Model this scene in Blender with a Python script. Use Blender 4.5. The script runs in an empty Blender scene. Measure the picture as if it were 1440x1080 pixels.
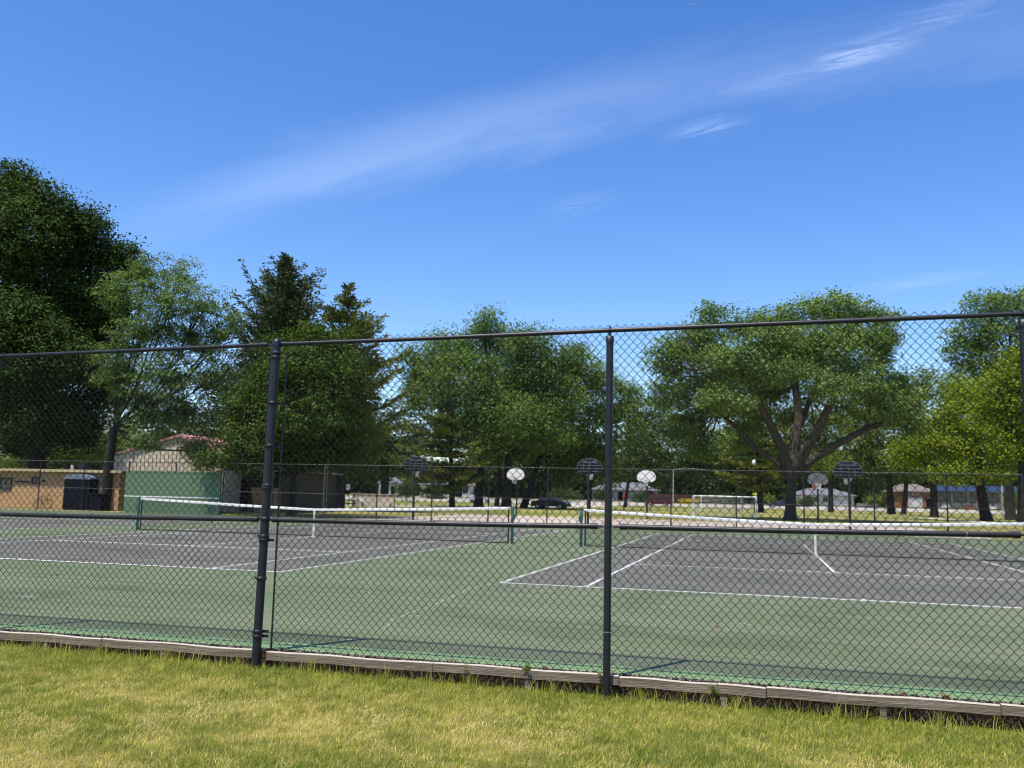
import bpy, math, random
import numpy as np
R = math.radians
rng = np.random.default_rng(7)
random.seed(7)
sc = bpy.context.scene
col = sc.collection

# ------------------------------------------------------------------ camera model
F = 1279.3                                   # focal length in photo pixels (1440 wide)
CAM = np.array([4.008, -14.223, 1.374])
YAW, PITCH, ROLL = R(-15.18), R(7.06), R(1.32)
_f = np.array([math.sin(YAW) * math.cos(PITCH), math.cos(YAW) * math.cos(PITCH), math.sin(PITCH)])
_r = np.array([math.cos(YAW), -math.sin(YAW), 0.0])
_u = np.cross(_r, _f)
RT = math.cos(ROLL) * _r + math.sin(ROLL) * _u
UP = -math.sin(ROLL) * _r + math.cos(ROLL) * _u
WH = np.array([math.sin(YAW), math.cos(YAW), 0.0])


def ray(px, py):
    return (px - 720) / F * RT - (py - 540) / F * UP + _f


def PD(px, py, D):
    """surveyed point at depth D metres"""
    return CAM + ray(px, py) * D


def PY(px, py, Y):
    d = ray(px, py)
    return CAM + d * ((Y - CAM[1]) / d[1])


def sstep(a, b, x):
    t = np.clip((x - a) / (b - a), 0, 1)
    return t * t * (3 - 2 * t)


def terrain(x, y):
    """park is flat, rises gently to the street"""
    s = (np.asarray(x, float) - CAM[0]) * WH[0] + (np.asarray(y, float) - CAM[1]) * WH[1]
    return -0.03 + 1.05 * sstep(158, 205, s) + 0.0 * s


def ground(px, D):
    """ground point below the photo column px at depth D"""
    d = ray(px, 700)
    p = CAM + d * D
    return np.array([p[0], p[1], float(terrain(p[0], p[1]))])


cam = bpy.data.cameras.new("camera")
cam.sensor_width = 36.0
cam.lens = F / 1440 * 36.0
cam.clip_start = 0.05
cam.clip_end = 20000
co = bpy.data.objects.new("camera", cam)
col.objects.link(co)
from mathutils import Matrix, Vector
co.matrix_world = Matrix(((RT[0], UP[0], -_f[0], CAM[0]), (RT[1], UP[1], -_f[1], CAM[1]), (RT[2], UP[2], -_f[2], CAM[2]), (0, 0, 0, 1)))
sc.camera = co


# ------------------------------------------------------------------ object helpers
def tag(o, label=None, cat=None, group=None, kind=None):
    if label: o["label"] = label
    if cat: o["category"] = cat
    if group: o["group"] = group
    if kind: o["kind"] = kind
    return o


def empty(name, loc, rz=0.0):
    o = bpy.data.objects.new(name, None)
    o.empty_display_size = 0.2
    col.objects.link(o)
    o.location = loc
    o.rotation_euler = (0, 0, rz)
    return o


def copy_tree(o, parent=None):
    c = o.copy()
    col.objects.link(c)
    if parent: c.parent = parent
    for ch in list(o.children):
        copy_tree(ch, c)
    return c


class MB:
    """collects simple solids and links them as one mesh object"""

    def __init__(self):
        self.v, self.f, self.m, self.s = [], [], [], []
        self.mi, self.sm = 0, False

    def add(self, vs, fs, smooth=None):
        n = len(self.v)
        self.v += [tuple(map(float, p)) for p in vs]
        for f in fs:
            self.f.append(tuple(i + n for i in f))
            self.m.append(self.mi)
            self.s.append(self.sm if smooth is None else smooth)
        return self

    def box(self, c, d, rz=0.0, bev=0.0):
        cx, cy, cz = c
        hx, hy, hz = d[0] / 2, d[1] / 2, d[2] / 2
        ca, sa = math.cos(rz), math.sin(rz)
        if bev <= 0:
            P = [(x, y, z) for x in (-hx, hx) for y in (-hy, hy) for z in (-hz, hz)]
            Fs = [(0, 1, 3, 2), (4, 6, 7, 5), (0, 4, 5, 1), (2, 3, 7, 6), (0, 2, 6, 4), (1, 5, 7, 3)]
        else:
            P = []
            b = min(bev, hx * .9, hy * .9, hz * .9)
            for z, k in ((-hz, b), (-hz + b, 0), (hz - b, 0), (hz, b)):
                for sx, sy, ax in ((-1, -1, 0), (-1, -1, 1), (1, -1, 1), (1, -1, 0), (1, 1, 0), (1, 1, 1), (-1, 1, 1), (-1, 1, 0)):
                    x = sx * (hx - k - (b if ax else 0))
                    y = sy * (hy - k - (0 if ax else b))
                    P.append((x, y, z))
            Fs = [tuple(reversed(range(8))), tuple(range(24, 32))]
            for L in range(3):
                for i in range(8):
                    j = (i + 1) % 8
                    Fs.append((L * 8 + i, L * 8 + j, L * 8 + 8 + j, L * 8 + 8 + i))
        return self.add([(cx + x * ca - y * sa, cy + x * sa + y * ca, cz + z) for x, y, z in P], Fs, False)

    def tube(self, pts, rad, n=8, caps=True, smooth=True):
        pts = [np.array(p, float) for p in pts]
        if not hasattr(rad, '__len__'): rad = [rad] * len(pts)
        ref = None
        rings = []
        for i, p in enumerate(pts):
            a = pts[max(i - 1, 0)]
            b = pts[min(i + 1, len(pts) - 1)]
            t = b - a
            t = t / (np.linalg.norm(t) + 1e-12)
            if ref is None:
                ref = np.array([0, 0, 1.0]) if abs(t[2]) < .9 else np.array([1.0, 0, 0])
            u = np.cross(t, ref)
            u /= np.linalg.norm(u) + 1e-12
            w = np.cross(u, t)
            ref = w
            rings.append([p + rad[i] * (math.cos(2 * math.pi * k / n) * u + math.sin(2 * math.pi * k / n) * w) for k in range(n)])
        vs = [q for r in rings for q in r]
        fs = []
        for i in range(len(pts) - 1):
            for k in range(n):
                j = (k + 1) % n
                fs.append((i * n + k, i * n + j, (i + 1) * n + j, (i + 1) * n + k))
        self.add(vs, fs, smooth)
        if caps:
            self.add(rings[0], [tuple(reversed(range(n)))], False)
            self.add(rings[-1], [tuple(range(n))], False)
        return self

    def ring(self, c, axis, r0, r, n=16, k=6):
        """torus around axis"""
        c = np.array(c, float)
        a = np.array(axis, float)
        a /= np.linalg.norm(a)
        u = np.cross(a, [0, 0, 1.0] if abs(a[2]) < .9 else [1.0, 0, 0])
        u /= np.linalg.norm(u)
        w = np.cross(a, u)
        vs, fs = [], []
        for i in range(n):
            t = 2 * math.pi * i / n
            d = math.cos(t) * u + math.sin(t) * w
            for j in range(k):
                s = 2 * math.pi * j / k
                vs.append(c + d * (r0 + r * math.cos(s)) + a * r * math.sin(s))
        for i in range(n):
            for j in range(k):
                i2, j2 = (i + 1) % n, (j + 1) % k
                fs.append((i * k + j, i2 * k + j, i2 * k + j2, i * k + j2))
        return self.add(vs, fs, True)

    def prism(self, poly, p0, ex, ez, ey, t):
        """poly (a,b) in plane p0 + a*ex + b*ez, thickness t along ey"""
        p0, ex, ez, ey = (np.array(q, float) for q in (p0, ex, ez, ey))
        n = len(poly)
        A = [p0 + a * ex + b * ez for a, b in poly]
        B = [q + ey * t for q in A]
        fs = [tuple(range(n)), tuple(reversed(range(n, 2 * n)))]
        for i in range(n):
            j = (i + 1) % n
            fs.append((i, n + i, n + j, j))
        return self.add(A + B, fs, False)

    def build(self, name, mats, parent=None, loc=None):
        me = bpy.data.meshes.new(name)
        me.from_pydata(self.v, [], self.f)
        if not isinstance(mats, (list, tuple)): mats = [mats]
        for m in mats: me.materials.append(m)
        me.polygons.foreach_set("material_index", self.m)
        me.polygons.foreach_set("use_smooth", self.s)
        me.update()
        o = bpy.data.objects.new(name, me)
        col.objects.link(o)
        if parent: o.parent = parent
        if loc is not None: o.location = loc
        return o


def npmesh(name, V, Fc, mat, parent=None, rnd=None, smooth=False, loc=None, rnd2=None):
    V = np.ascontiguousarray(V, np.float32)
    Fc = np.ascontiguousarray(Fc, np.int32)
    k = Fc.shape[1]
    me = bpy.data.meshes.new(name)
    me.vertices.add(len(V))
    me.vertices.foreach_set("co", V.ravel())
    me.loops.add(Fc.size)
    me.loops.foreach_set("vertex_index", Fc.ravel())
    me.polygons.add(len(Fc))
    me.polygons.foreach_set("loop_start", np.arange(0, Fc.size, k, dtype=np.int32))
    if smooth: me.polygons.foreach_set("use_smooth", np.ones(len(Fc), bool))
    for nm, arr in (("rnd", rnd), ("rnd2", rnd2)):
        if arr is not None:
            a = me.attributes.new(nm, 'FLOAT', 'FACE')
            a.data.foreach_set("value", np.ascontiguousarray(arr, np.float32))
    me.materials.append(mat)
    me.update(calc_edges=True)
    o = bpy.data.objects.new(name, me)
    col.objects.link(o)
    if parent: o.parent = parent
    if loc is not None: o.location = loc
    return o


# ------------------------------------------------------------------ materials
def newmat(name):
    m = bpy.data.materials.new(name)
    m.use_nodes = True
    nt = m.node_tree
    b = nt.nodes["Principled BSDF"]
    return m, nt, b


def mat(name, c, c2=None, rough=.8, scale=3.0, spec=.3, metal=0.0, bump=0.0, bscale=None, detail=6, stretch=None, c3=None, coat=0.0, blocks=None):
    """base colour c broken up by noise towards c2 (and sparse c3)"""
    m, nt, b = newmat(name)
    N, L = nt.nodes.new, nt.links.new
    b.inputs["Roughness"].default_value = rough
    b.inputs["Specular IOR Level"].default_value = spec
    b.inputs["Metallic"].default_value = metal
    b.inputs["Coat Weight"].default_value = coat
    b.inputs["Base Color"].default_value = (*c, 1)
    geo = N("ShaderNodeNewGeometry")
    vec = geo.outputs["Position"]
    if stretch:
        mp = N("ShaderNodeMapping")
        mp.inputs["Scale"].default_value = stretch
        L(vec, mp.inputs["Vector"])
        vec = mp.outputs["Vector"]
    if c2 is not None:
        n1 = N("ShaderNodeTexNoise")
        n1.inputs["Scale"].default_value = scale
        n1.inputs["Detail"].default_value = detail
        n1.inputs["Roughness"].default_value = .65
        L(vec, n1.inputs["Vector"])
        r = N("ShaderNodeValToRGB")
        r.color_ramp.elements[0].position = .32
        r.color_ramp.elements[0].color = (*c, 1)
        r.color_ramp.elements[1].position = .68
        r.color_ramp.elements[1].color = (*c2, 1)
        if c3 is not None:
            e = r.color_ramp.elements.new(.78)
            e.color = (*c3, 1)
        L(n1.outputs["Fac"], r.inputs["Fac"])
        L(r.outputs["Color"], b.inputs["Base Color"])
    if blocks:
        sp = N("ShaderNodeSeparateXYZ"); L(geo.outputs["Position"], sp.inputs[0])
        cbn = N("ShaderNodeCombineXYZ"); L(sp.outputs["X"], cbn.inputs[0]); L(sp.outputs["Z"], cbn.inputs[1])
        bk_ = N("ShaderNodeTexBrick")
        L(cbn.outputs[0], bk_.inputs["Vector"])
        bk_.inputs["Scale"].default_value = 1.0
        bk_.inputs["Brick Width"].default_value = blocks[0]; bk_.inputs["Row Height"].default_value = blocks[1]
        bk_.inputs["Mortar Size"].default_value = blocks[2]
        bk_.inputs["Color1"].default_value = (1, 1, 1, 1); bk_.inputs["Color2"].default_value = (.88, .88, .88, 1); bk_.inputs["Mortar"].default_value = (.55, .55, .55, 1)
        mxb = N("ShaderNodeMix"); mxb.data_type = 'RGBA'; mxb.blend_type = 'MULTIPLY'; mxb.inputs["Factor"].default_value = 1
        L(r.outputs["Color"], mxb.inputs[6]); L(bk_.outputs["Color"], mxb.inputs[7])
        L(mxb.outputs[2], b.inputs["Base Color"])
    if bump > 0:
        n2 = N("ShaderNodeTexNoise")
        n2.inputs["Scale"].default_value = bscale or scale * 6
        n2.inputs["Detail"].default_value = 5
        L(vec, n2.inputs["Vector"])
        bp = N("ShaderNodeBump")
        bp.inputs["Strength"].default_value = bump
        bp.inputs["Distance"].default_value = .02
        L(n2.outputs["Fac"], bp.inputs["Height"])
        L(bp.outputs["Normal"], b.inputs["Normal"])
    return m


def leafmat(name, dark, light, trans=.2, tcol=None, rough=.65, spec=.12):
    m, nt, b = newmat(name)
    N, L = nt.nodes.new, nt.links.new
    at = N("ShaderNodeAttribute")
    at.attribute_name = "rnd"
    r = N("ShaderNodeValToRGB")
    r.color_ramp.elements[0].color = (*dark, 1)
    r.color_ramp.elements[1].color = (*light, 1)
    L(at.outputs["Fac"], r.inputs["Fac"])
    L(r.outputs["Color"], b.inputs["Base Color"])
    b.inputs["Roughness"].default_value = rough
    b.inputs["Specular IOR Level"].default_value = spec
    if trans > 0:
        t = N("ShaderNodeBsdfTranslucent")
        mx = N("ShaderNodeMix")
        mx.data_type = 'RGBA'
        mx.blend_type = 'MULTIPLY'
        mx.inputs["Factor"].default_value = 1
        L(r.outputs["Color"], mx.inputs[6])
        mx.inputs[7].default_value = (*(tcol or (1.5, 1.7, .5)), 1)
        L(mx.outputs[2], t.inputs["Color"])
        ms = N("ShaderNodeMixShader")
        ms.inputs[0].default_value = trans
        L(b.outputs[0], ms.inputs[1])
        L(t.outputs[0], ms.inputs[2])
        L(ms.outputs[0], nt.nodes["Material Output"].inputs["Surface"])
    return m


M = {}
M['black_metal'] = mat('black_vinyl_coating', (.008, .009, .013), (.013, .014, .019), rough=.42, scale=26, spec=.4, c3=(.05, .042, .036), bump=.08, bscale=60)
M['wire'] = mat('black_mesh_wire', (.006, .007, .009), rough=.6, spec=.22)
M['black'] = mat('black_paint', (.012, .012, .014), (.022, .022, .026), rough=.5, scale=5)
M['galv'] = mat('galvanised_steel', (.36, .36, .35), (.24, .235, .225), rough=.5, scale=14, metal=.3)
M['dull_galv'] = mat('dull_galvanised_rail', (.09, .09, .088), (.06, .06, .06), rough=.6, scale=8, metal=.2)
M['white'] = mat('white_paint', (.72, .72, .70), (.6, .6, .58), rough=.7, scale=8)
M['white_vinyl'] = mat('white_vinyl_band', (.68, .68, .66), (.54, .54, .52), rough=.6, scale=6)
M['net'] = mat('black_net_cord', (.016, .018, .018), rough=.8)
M['green_post'] = mat('green_post_paint', (.008, .05, .04), (.011, .062, .05), rough=.4, scale=6, spec=.5)
M['net_white'] = mat('white_nylon_net', (.7, .7, .68), rough=.8)
M['rim'] = mat('orange_rim_paint', (.25, .055, .03), (.18, .045, .03), rough=.5, scale=10)
M['grey_board'] = mat('plain_grey_board', (.09, .09, .095), (.13, .13, .135), rough=.6, scale=3)  # even grey, darker than the white board faces
M['board_back'] = mat('dark_board_back', (.014, .015, .022), (.024, .025, .032), rough=.5, scale=5)
M['rib'] = mat('grey_rib_edge', (.11, .11, .115), rough=.5)
M['bark'] = mat('grey_brown_bark', (.032, .027, .021), (.082, .07, .056), rough=.95, scale=2.5, bump=.8, bscale=9, stretch=(3, 3, .6))
M['bark_dark'] = mat('dark_bark', (.018, .0155, .013), (.042, .036, .03), rough=.95, scale=2.5, bump=.8, bscale=9, stretch=(3, 3, .6))
M['concrete'] = mat('pale_concrete', (.5, .43, .36), (.42, .36, .30), rough=.9, scale=.6, bump=.1, bscale=20)
M['road'] = mat('sunlit_asphalt_road', (.40, .37, .34), (.33, .31, .29), rough=.9, scale=.3)
M['path'] = mat('pale_path', (.52, .46, .37), (.44, .38, .30), rough=.95, scale=.7)
M['soil'] = mat('dark_brown_soil', (.035, .022, .014), (.06, .04, .026), rough=1, scale=18, bump=1, bscale=40)  # dark reddish brown for the bank and slab sides
M['peach'] = mat('peach_masonry', (.54, .33, .17), (.5, .3, .15), rough=.9, scale=1.2, c3=(.46, .27, .13), bump=.1, bscale=25, blocks=(.4, .2, .012))
M['cream_trim'] = mat('cream_fascia', (.55, .45, .24), (.45, .37, .2), rough=.7, scale=3)
M['dark_opening'] = mat('dark_opening', (.006, .006, .009), rough=.8, spec=.1)
M['glass'] = mat('dark_window_glass', (.02, .025, .03), (.035, .045, .05), rough=.08, spec=.6, scale=1.0)
M['navy'] = mat('dark_navy_plastic', (.003, .004, .010), (.005, .007, .016), spec=.1, rough=.8, scale=3)
M['pale_blue'] = mat('pale_grey_blue_roof', (.13, .165, .22), (.18, .215, .27), rough=.6, scale=2)
M['wall_green'] = mat('green_practice_board', (.095, .155, .085), (.11, .175, .10), rough=.75, scale=.8, stretch=(1, 1, .5))
M['cream'] = mat('cream_siding', (.52, .47, .36), (.46, .41, .31), rough=.8, scale=1.5)
M['red_roof'] = mat('faded_red_roof', (.30, .15, .135), (.36, .2, .18), rough=.8, scale=2.5)
M['olive_wall'] = mat('olive_grey_block', (.055, .05, .034), (.045, .041, .028), rough=.9, scale=1.2, blocks=(.4, .2, .012))
M['wood'] = mat('weathered_wood', (.27, .215, .16), (.105, .08, .055), rough=.9, scale=5, bump=.5, bscale=26, stretch=(.3, 5, 7), c3=(.42, .38, .32))
M['wood_top'] = mat('sunlit_bleached_wood_top', (.5, .46, .40), (.38, .34, .28), rough=.9, scale=6, bump=.3, bscale=30, stretch=(.35, 6, 6))  # full sun on the board tops painted in as a paler, bleached wood
M['tan_wood'] = mat('tan_board', (.36, .29, .19), (.28, .22, .14), rough=.85, scale=5)
M['brick'] = mat('red_brown_brick', (.33, .13, .07), (.27, .10, .055), rough=.9, scale=7, blocks=(.3, .1, .012))
M['grey_roof'] = mat('grey_blue_shingle', (.16, .165, .18), (.13, .135, .15), rough=.85, scale=2)
M['brown_roof'] = mat('grey_brown_shingle', (.2, .17, .15), (.15, .13, .115), rough=.85, scale=2)
M['grey_siding'] = mat('grey_siding', (.25, .28, .31), (.21, .24, .27), rough=.8, scale=2)
M['lt_siding'] = mat('off_white_siding', (.62, .6, .56), (.55, .53, .5), rough=.8, scale=2)
M['blue_fascia'] = mat('blue_fascia', (.05, .085, .19), (.06, .1, .22), rough=.5, scale=2)
M['stone'] = mat('grey_stone', (.3, .28, .25), (.2, .19, .17), rough=.9, scale=5)
M['rust_fence'] = mat('red_brown_wood', (.09, .035, .028), (.06, .025, .02), rough=.9, scale=4)
M['car_red'] = mat('dark_red_car_paint', (.09, .008, .016), (.10, .009, .018), rough=.25, spec=.6, coat=.6)
M['car_silver'] = mat('silver_car_paint', (.5, .52, .54), (.53, .55, .57), rough=.3, spec=.6, coat=.4)
M['car_black'] = mat('black_car_paint', (.008, .008, .01), (.011, .011, .013), rough=.3, spec=.5, coat=.3)
M['car_blue'] = mat('dark_blue_car_paint', (.015, .02, .035), (.02, .026, .04), rough=.3, spec=.5, coat=.3)
M['tyre'] = mat('tyre_rubber', (.015, .015, .015), rough=.9)
M['rimgrey'] = mat('alloy_rim', (.35, .35, .36), rough=.35, metal=.7)
M['lamp_glass'] = mat('lamp_lens', (.75, .75, .72), rough=.2, spec=.6)
M['tail'] = mat('red_tail_lens', (.4, .02, .02), rough=.2)
M['orange_sign'] = mat('orange_sign_face', (.85, .12, .02), (.8, .1, .02), rough=.5)
M['yellow_sign'] = mat('fluorescent_yellow_sign', (.65, .75, .05), (.6, .7, .05), rough=.5)
M['red_sign'] = mat('red_sign_face', (.5, .03, .03), rough=.5)
M['pole_grey'] = mat('pale_pole', (.38, .37, .35), (.3, .29, .275), rough=.8, scale=4)
M['dead'] = mat('dead_leaf', (.13, .05, .025), (.22, .10, .05), rough=.9, scale=40)
M['scuff_glint'] = mat('silver_scuff_glint', (.55, .55, .58), (.35, .35, .38), rough=.35, metal=.3, scale=60)
M['plane'] = mat('white_aircraft_skin', (.8, .8, .8), rough=.4)


def court_mat(name, a, b, c, extra=None):
    """acrylic court paint with broad wear, fine speckle and long faint streaks"""
    m, nt, bs = newmat(name)
    N, L = nt.nodes.new, nt.links.new
    geo = N("ShaderNodeNewGeometry")

    def noise(scale, detail, st=None, lo=.3, hi=.7):
        v = geo.outputs["Position"]
        if st:
            mp = N("ShaderNodeMapping")
            mp.inputs["Scale"].default_value = st
            L(v, mp.inputs["Vector"])
            v = mp.outputs["Vector"]
        n = N("ShaderNodeTexNoise")
        n.inputs["Scale"].default_value = scale
        n.inputs["Detail"].default_value = detail
        L(v, n.inputs["Vector"])
        mr = N("ShaderNodeMapRange")
        mr.inputs["From Min"].default_value = lo
        mr.inputs["From Max"].default_value = hi
        L(n.outputs["Fac"], mr.inputs["Value"])
        return mr.outputs["Result"]

    def mix(f, x, y):
        mx = N("ShaderNodeMix")
        mx.data_type = 'RGBA'
        L(f, mx.inputs["Factor"])
        for k, q in ((6, x), (7, y)):
            if isinstance(q, tuple): mx.inputs[k].default_value = (*q, 1)
            else: L(q, mx.inputs[k])
        return mx.outputs[2]
    base = mix(noise(.45, 7, (.4, 1.4, 1), .36, .64), a, b)
    base = mix(noise(60, 2, None, .35, .9), base, c)
    dk = N("ShaderNodeMix")
    dk.data_type = 'RGBA'
    dk.blend_type = 'MULTIPLY'
    dk.inputs[7].default_value = (.70, .70, .72, 1)
    L(noise(1.1, 6, (.12, 3.0, 1), .5, .8), dk.inputs["Factor"])
    L(base, dk.inputs[6])
    d2 = N("ShaderNodeMix")
    d2.data_type = 'RGBA'
    d2.blend_type = 'MULTIPLY'
    d2.inputs[7].default_value = (.80, .81, .80, 1)
    L(noise(.55, 9, None, .54, .60), d2.inputs["Factor"])
    L(dk.outputs[2], d2.inputs[6])
    d3 = N("ShaderNodeMix")
    d3.data_type = 'RGBA'
    L(noise(3.2, 8, (.35, 1, 1), .64, .72), d3.inputs["Factor"])
    L(d2.outputs[2], d3.inputs[6])
    d3.inputs[7].default_value = (.2, .21, .165, 1)
    out = d3.outputs[2]
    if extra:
        # brighter green band along the fence, ending in a noise-broken edge
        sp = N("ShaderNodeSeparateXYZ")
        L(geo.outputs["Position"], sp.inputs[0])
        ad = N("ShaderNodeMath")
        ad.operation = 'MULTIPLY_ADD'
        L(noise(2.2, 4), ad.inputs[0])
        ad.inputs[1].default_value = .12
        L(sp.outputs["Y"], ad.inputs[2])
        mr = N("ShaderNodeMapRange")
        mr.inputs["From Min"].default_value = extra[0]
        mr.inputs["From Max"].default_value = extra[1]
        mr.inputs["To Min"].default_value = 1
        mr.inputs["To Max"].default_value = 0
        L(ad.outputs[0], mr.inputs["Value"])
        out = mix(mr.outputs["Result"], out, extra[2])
    L(out, bs.inputs["Base Color"])
    bs.inputs["Roughness"].default_value = .82
    bs.inputs["Specular IOR Level"].default_value = .25
    return m


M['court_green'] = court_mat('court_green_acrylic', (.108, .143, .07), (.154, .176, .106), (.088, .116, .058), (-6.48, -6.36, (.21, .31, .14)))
M['court_grey'] = court_mat('court_grey_acrylic', (.105, .106, .086), (.142, .14, .115), (.083, .082, .068))


def grass_ground(name, g1, g2, dry, scale):
    m, nt, bs = newmat(name)
    N, L = nt.nodes.new, nt.links.new
    geo = N("ShaderNodeNewGeometry")
    prev = None
    cols = [(g1, None), (g2, (scale * 6, .35, .7)), (dry, (scale, .46, .68)), ((.05, .06, .015), (scale * 40, .55, .8))]
    for c, p in cols:
        if p is None:
            prev = c
            continue
        n = N("ShaderNodeTexNoise")
        n.inputs["Scale"].default_value = p[0]
        n.inputs["Detail"].default_value = 6
        L(geo.outputs["Position"], n.inputs["Vector"])
        mr = N("ShaderNodeMapRange")
        mr.inputs["From Min"].default_value = p[1]
        mr.inputs["From Max"].default_value = p[2]
        L(n.outputs["Fac"], mr.inputs["Value"])
        mx = N("ShaderNodeMix")
        mx.data_type = 'RGBA'
        L(mr.outputs["Result"], mx.inputs["Factor"])
        if isinstance(prev, tuple): mx.inputs[6].default_value = (*prev, 1)
        else: L(prev, mx.inputs[6])
        mx.inputs[7].default_value = (*c, 1)
        prev = mx.outputs[2]
    L(prev, bs.inputs["Base Color"])
    bs.inputs["Roughness"].default_value = .95
    bs.inputs["Specular IOR Level"].default_value = .1
    return m


M['park_grass'] = grass_ground('park_grass', (.15, .175, .035), (.20, .21, .05), (.38, .31, .13), .07)
M['lawn'] = grass_ground('lawn_thatch', (.07, .075, .018), (.11, .1, .03), (.26, .2, .08), 1.4)

# grass blades: green to straw by attribute
m, nt, bs = newmat('grass_blade')
at = nt.nodes.new("ShaderNodeAttribute"); at.attribute_name = "rnd"
r = nt.nodes.new("ShaderNodeValToRGB")
els = r.color_ramp.elements
els[0].position = 0; els[0].color = (.10, .165, .014, 1)
els[1].position = 1; els[1].color = (.80, .68, .30, 1)
for p, c in ((.3, (.22, .275, .026)), (.55, (.45, .44, .07)), (.78, (.64, .56, .15))):
    e = els.new(p); e.color = (*c, 1)
nt.links.new(at.outputs["Fac"], r.inputs["Fac"])
nt.links.new(r.outputs["Color"], bs.inputs["Base Color"])
bs.inputs["Roughness"].default_value = .5
bs.inputs["Specular IOR Level"].default_value = .35
t = nt.nodes.new("ShaderNodeBsdfTranslucent")
nt.links.new(r.outputs["Color"], t.inputs["Color"])
ms = nt.nodes.new("ShaderNodeMixShader"); ms.inputs[0].default_value = .35
nt.links.new(bs.outputs[0], ms.inputs[1]); nt.links.new(t.outputs[0], ms.inputs[2])
nt.links.new(ms.outputs[0], nt.nodes["Material Output"].inputs["Surface"])
M['blade'] = m

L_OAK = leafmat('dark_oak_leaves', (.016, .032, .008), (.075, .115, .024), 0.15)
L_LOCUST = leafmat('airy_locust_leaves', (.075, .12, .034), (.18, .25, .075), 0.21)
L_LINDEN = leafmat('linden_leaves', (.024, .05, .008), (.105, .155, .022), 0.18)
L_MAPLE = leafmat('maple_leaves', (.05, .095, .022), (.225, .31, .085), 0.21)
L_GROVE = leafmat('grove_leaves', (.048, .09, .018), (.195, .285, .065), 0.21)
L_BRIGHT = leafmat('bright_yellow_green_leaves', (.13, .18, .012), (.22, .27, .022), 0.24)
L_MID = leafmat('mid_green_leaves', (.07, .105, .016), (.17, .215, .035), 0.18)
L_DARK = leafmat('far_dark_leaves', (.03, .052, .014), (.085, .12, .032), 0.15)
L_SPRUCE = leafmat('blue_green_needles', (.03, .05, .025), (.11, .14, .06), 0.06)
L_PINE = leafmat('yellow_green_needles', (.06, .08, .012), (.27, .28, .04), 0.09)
L_PINE2 = leafmat('darker_pine_needles', (.03, .05, .014), (.17, .19, .035), .08)  # darker and less yellow than the other pine needles
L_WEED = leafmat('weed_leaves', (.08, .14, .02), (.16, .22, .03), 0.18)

# ------------------------------------------------------------------ world and sun
SUN_AZ, SUN_EL = R(28), R(67)                # shadows fall towards +Y and +X
w = bpy.data.worlds.new("World")
sc.world = w
w.use_nodes = True
nt = w.node_tree
N, L = nt.nodes.new, nt.links.new
bg = nt.nodes["Background"]
sky = N("ShaderNodeTexSky")
sky.sky_type = 'NISHITA'
sky.sun_disc = False
sky.sun_elevation = SUN_EL
sky.sun_rotation = R(208)
sky.altitude = 200
sky.air_density = 1.0
sky.dust_density = .6
sky.ozone_density = 2.5
hs = N("ShaderNodeHueSaturation")
hs.inputs["Saturation"].default_value = 1.3
hs.inputs["Value"].default_value = 1.0
hs.inputs["Hue"].default_value = .511
L(sky.outputs[0], hs.inputs["Color"])
# thin cirrus in the sky: a long streak on a great circle, feathered by noise
A = ray(250, 300); A /= np.linalg.norm(A)
B = ray(1215, 70); B /= np.linalg.norm(B)
nrm = np.cross(A, B); nrm /= np.linalg.norm(nrm)
if nrm[2] < 0: nrm = -nrm
mid = A + B; mid /= np.linalg.norm(mid)
along = np.cross(nrm, mid); along /= np.linalg.norm(along)
if np.dot(along, B) < 0: along = -along
tc = N("ShaderNodeTexCoord")


def dot(vec):
    d = N("ShaderNodeVectorMath"); d.operation = 'DOT_PRODUCT'
    L(tc.outputs["Generated"], d.inputs[0]); d.inputs[1].default_value = tuple(vec)
    return d.outputs["Value"]


def math_(op, a, b=None, c=None, clamp=False):
    n = N("ShaderNodeMath"); n.operation = op; n.use_clamp = clamp
    for i, q in enumerate((a, b, c)):
        if q is None: continue
        if isinstance(q, (int, float)): n.inputs[i].default_value = q
        else: L(q, n.inputs[i])
    return n.outputs[0]


def maprange(v, a, b, c, d, smooth=True):
    n = N("ShaderNodeMapRange")
    n.interpolation_type = 'SMOOTHSTEP' if smooth else 'LINEAR'
    L(v, n.inputs["Value"])
    for k, q in zip(("From Min", "From Max", "To Min", "To Max"), (a, b, c, d)): n.inputs[k].default_value = q
    return n.outputs["Result"]


pn, pa = dot(nrm), dot(along)
cb = N("ShaderNodeCombineXYZ")
L(math_('MULTIPLY', pa, 5.0), cb.inputs[0]); L(math_('MULTIPLY', pn, 26.0), cb.inputs[1])
nz = N("ShaderNodeTexNoise"); nz.inputs["Scale"].default_value = 1.0; nz.inputs["Detail"].default_value = 9
nz.inputs["Roughness"].default_value = .62; nz.inputs["Distortion"].default_value = .6
L(cb.outputs[0], nz.inputs["Vector"])
cb2 = N("ShaderNodeCombineXYZ")
L(math_('MULTIPLY', math_('ADD', pa, math_('MULTIPLY', pn, 1.2)), 16.0), cb2.inputs[0]); L(math_('MULTIPLY', pn, 150.0), cb2.inputs[1]); cb2.inputs[2].default_value = 3.3
nz2 = N("ShaderNodeTexNoise"); nz2.inputs["Scale"].default_value = 1.0; nz2.inputs["Detail"].default_value = 9
nz2.inputs["Roughness"].default_value = .68
nz2.inputs["Distortion"].default_value = .9
L(cb2.outputs[0], nz2.inputs["Vector"])
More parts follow.
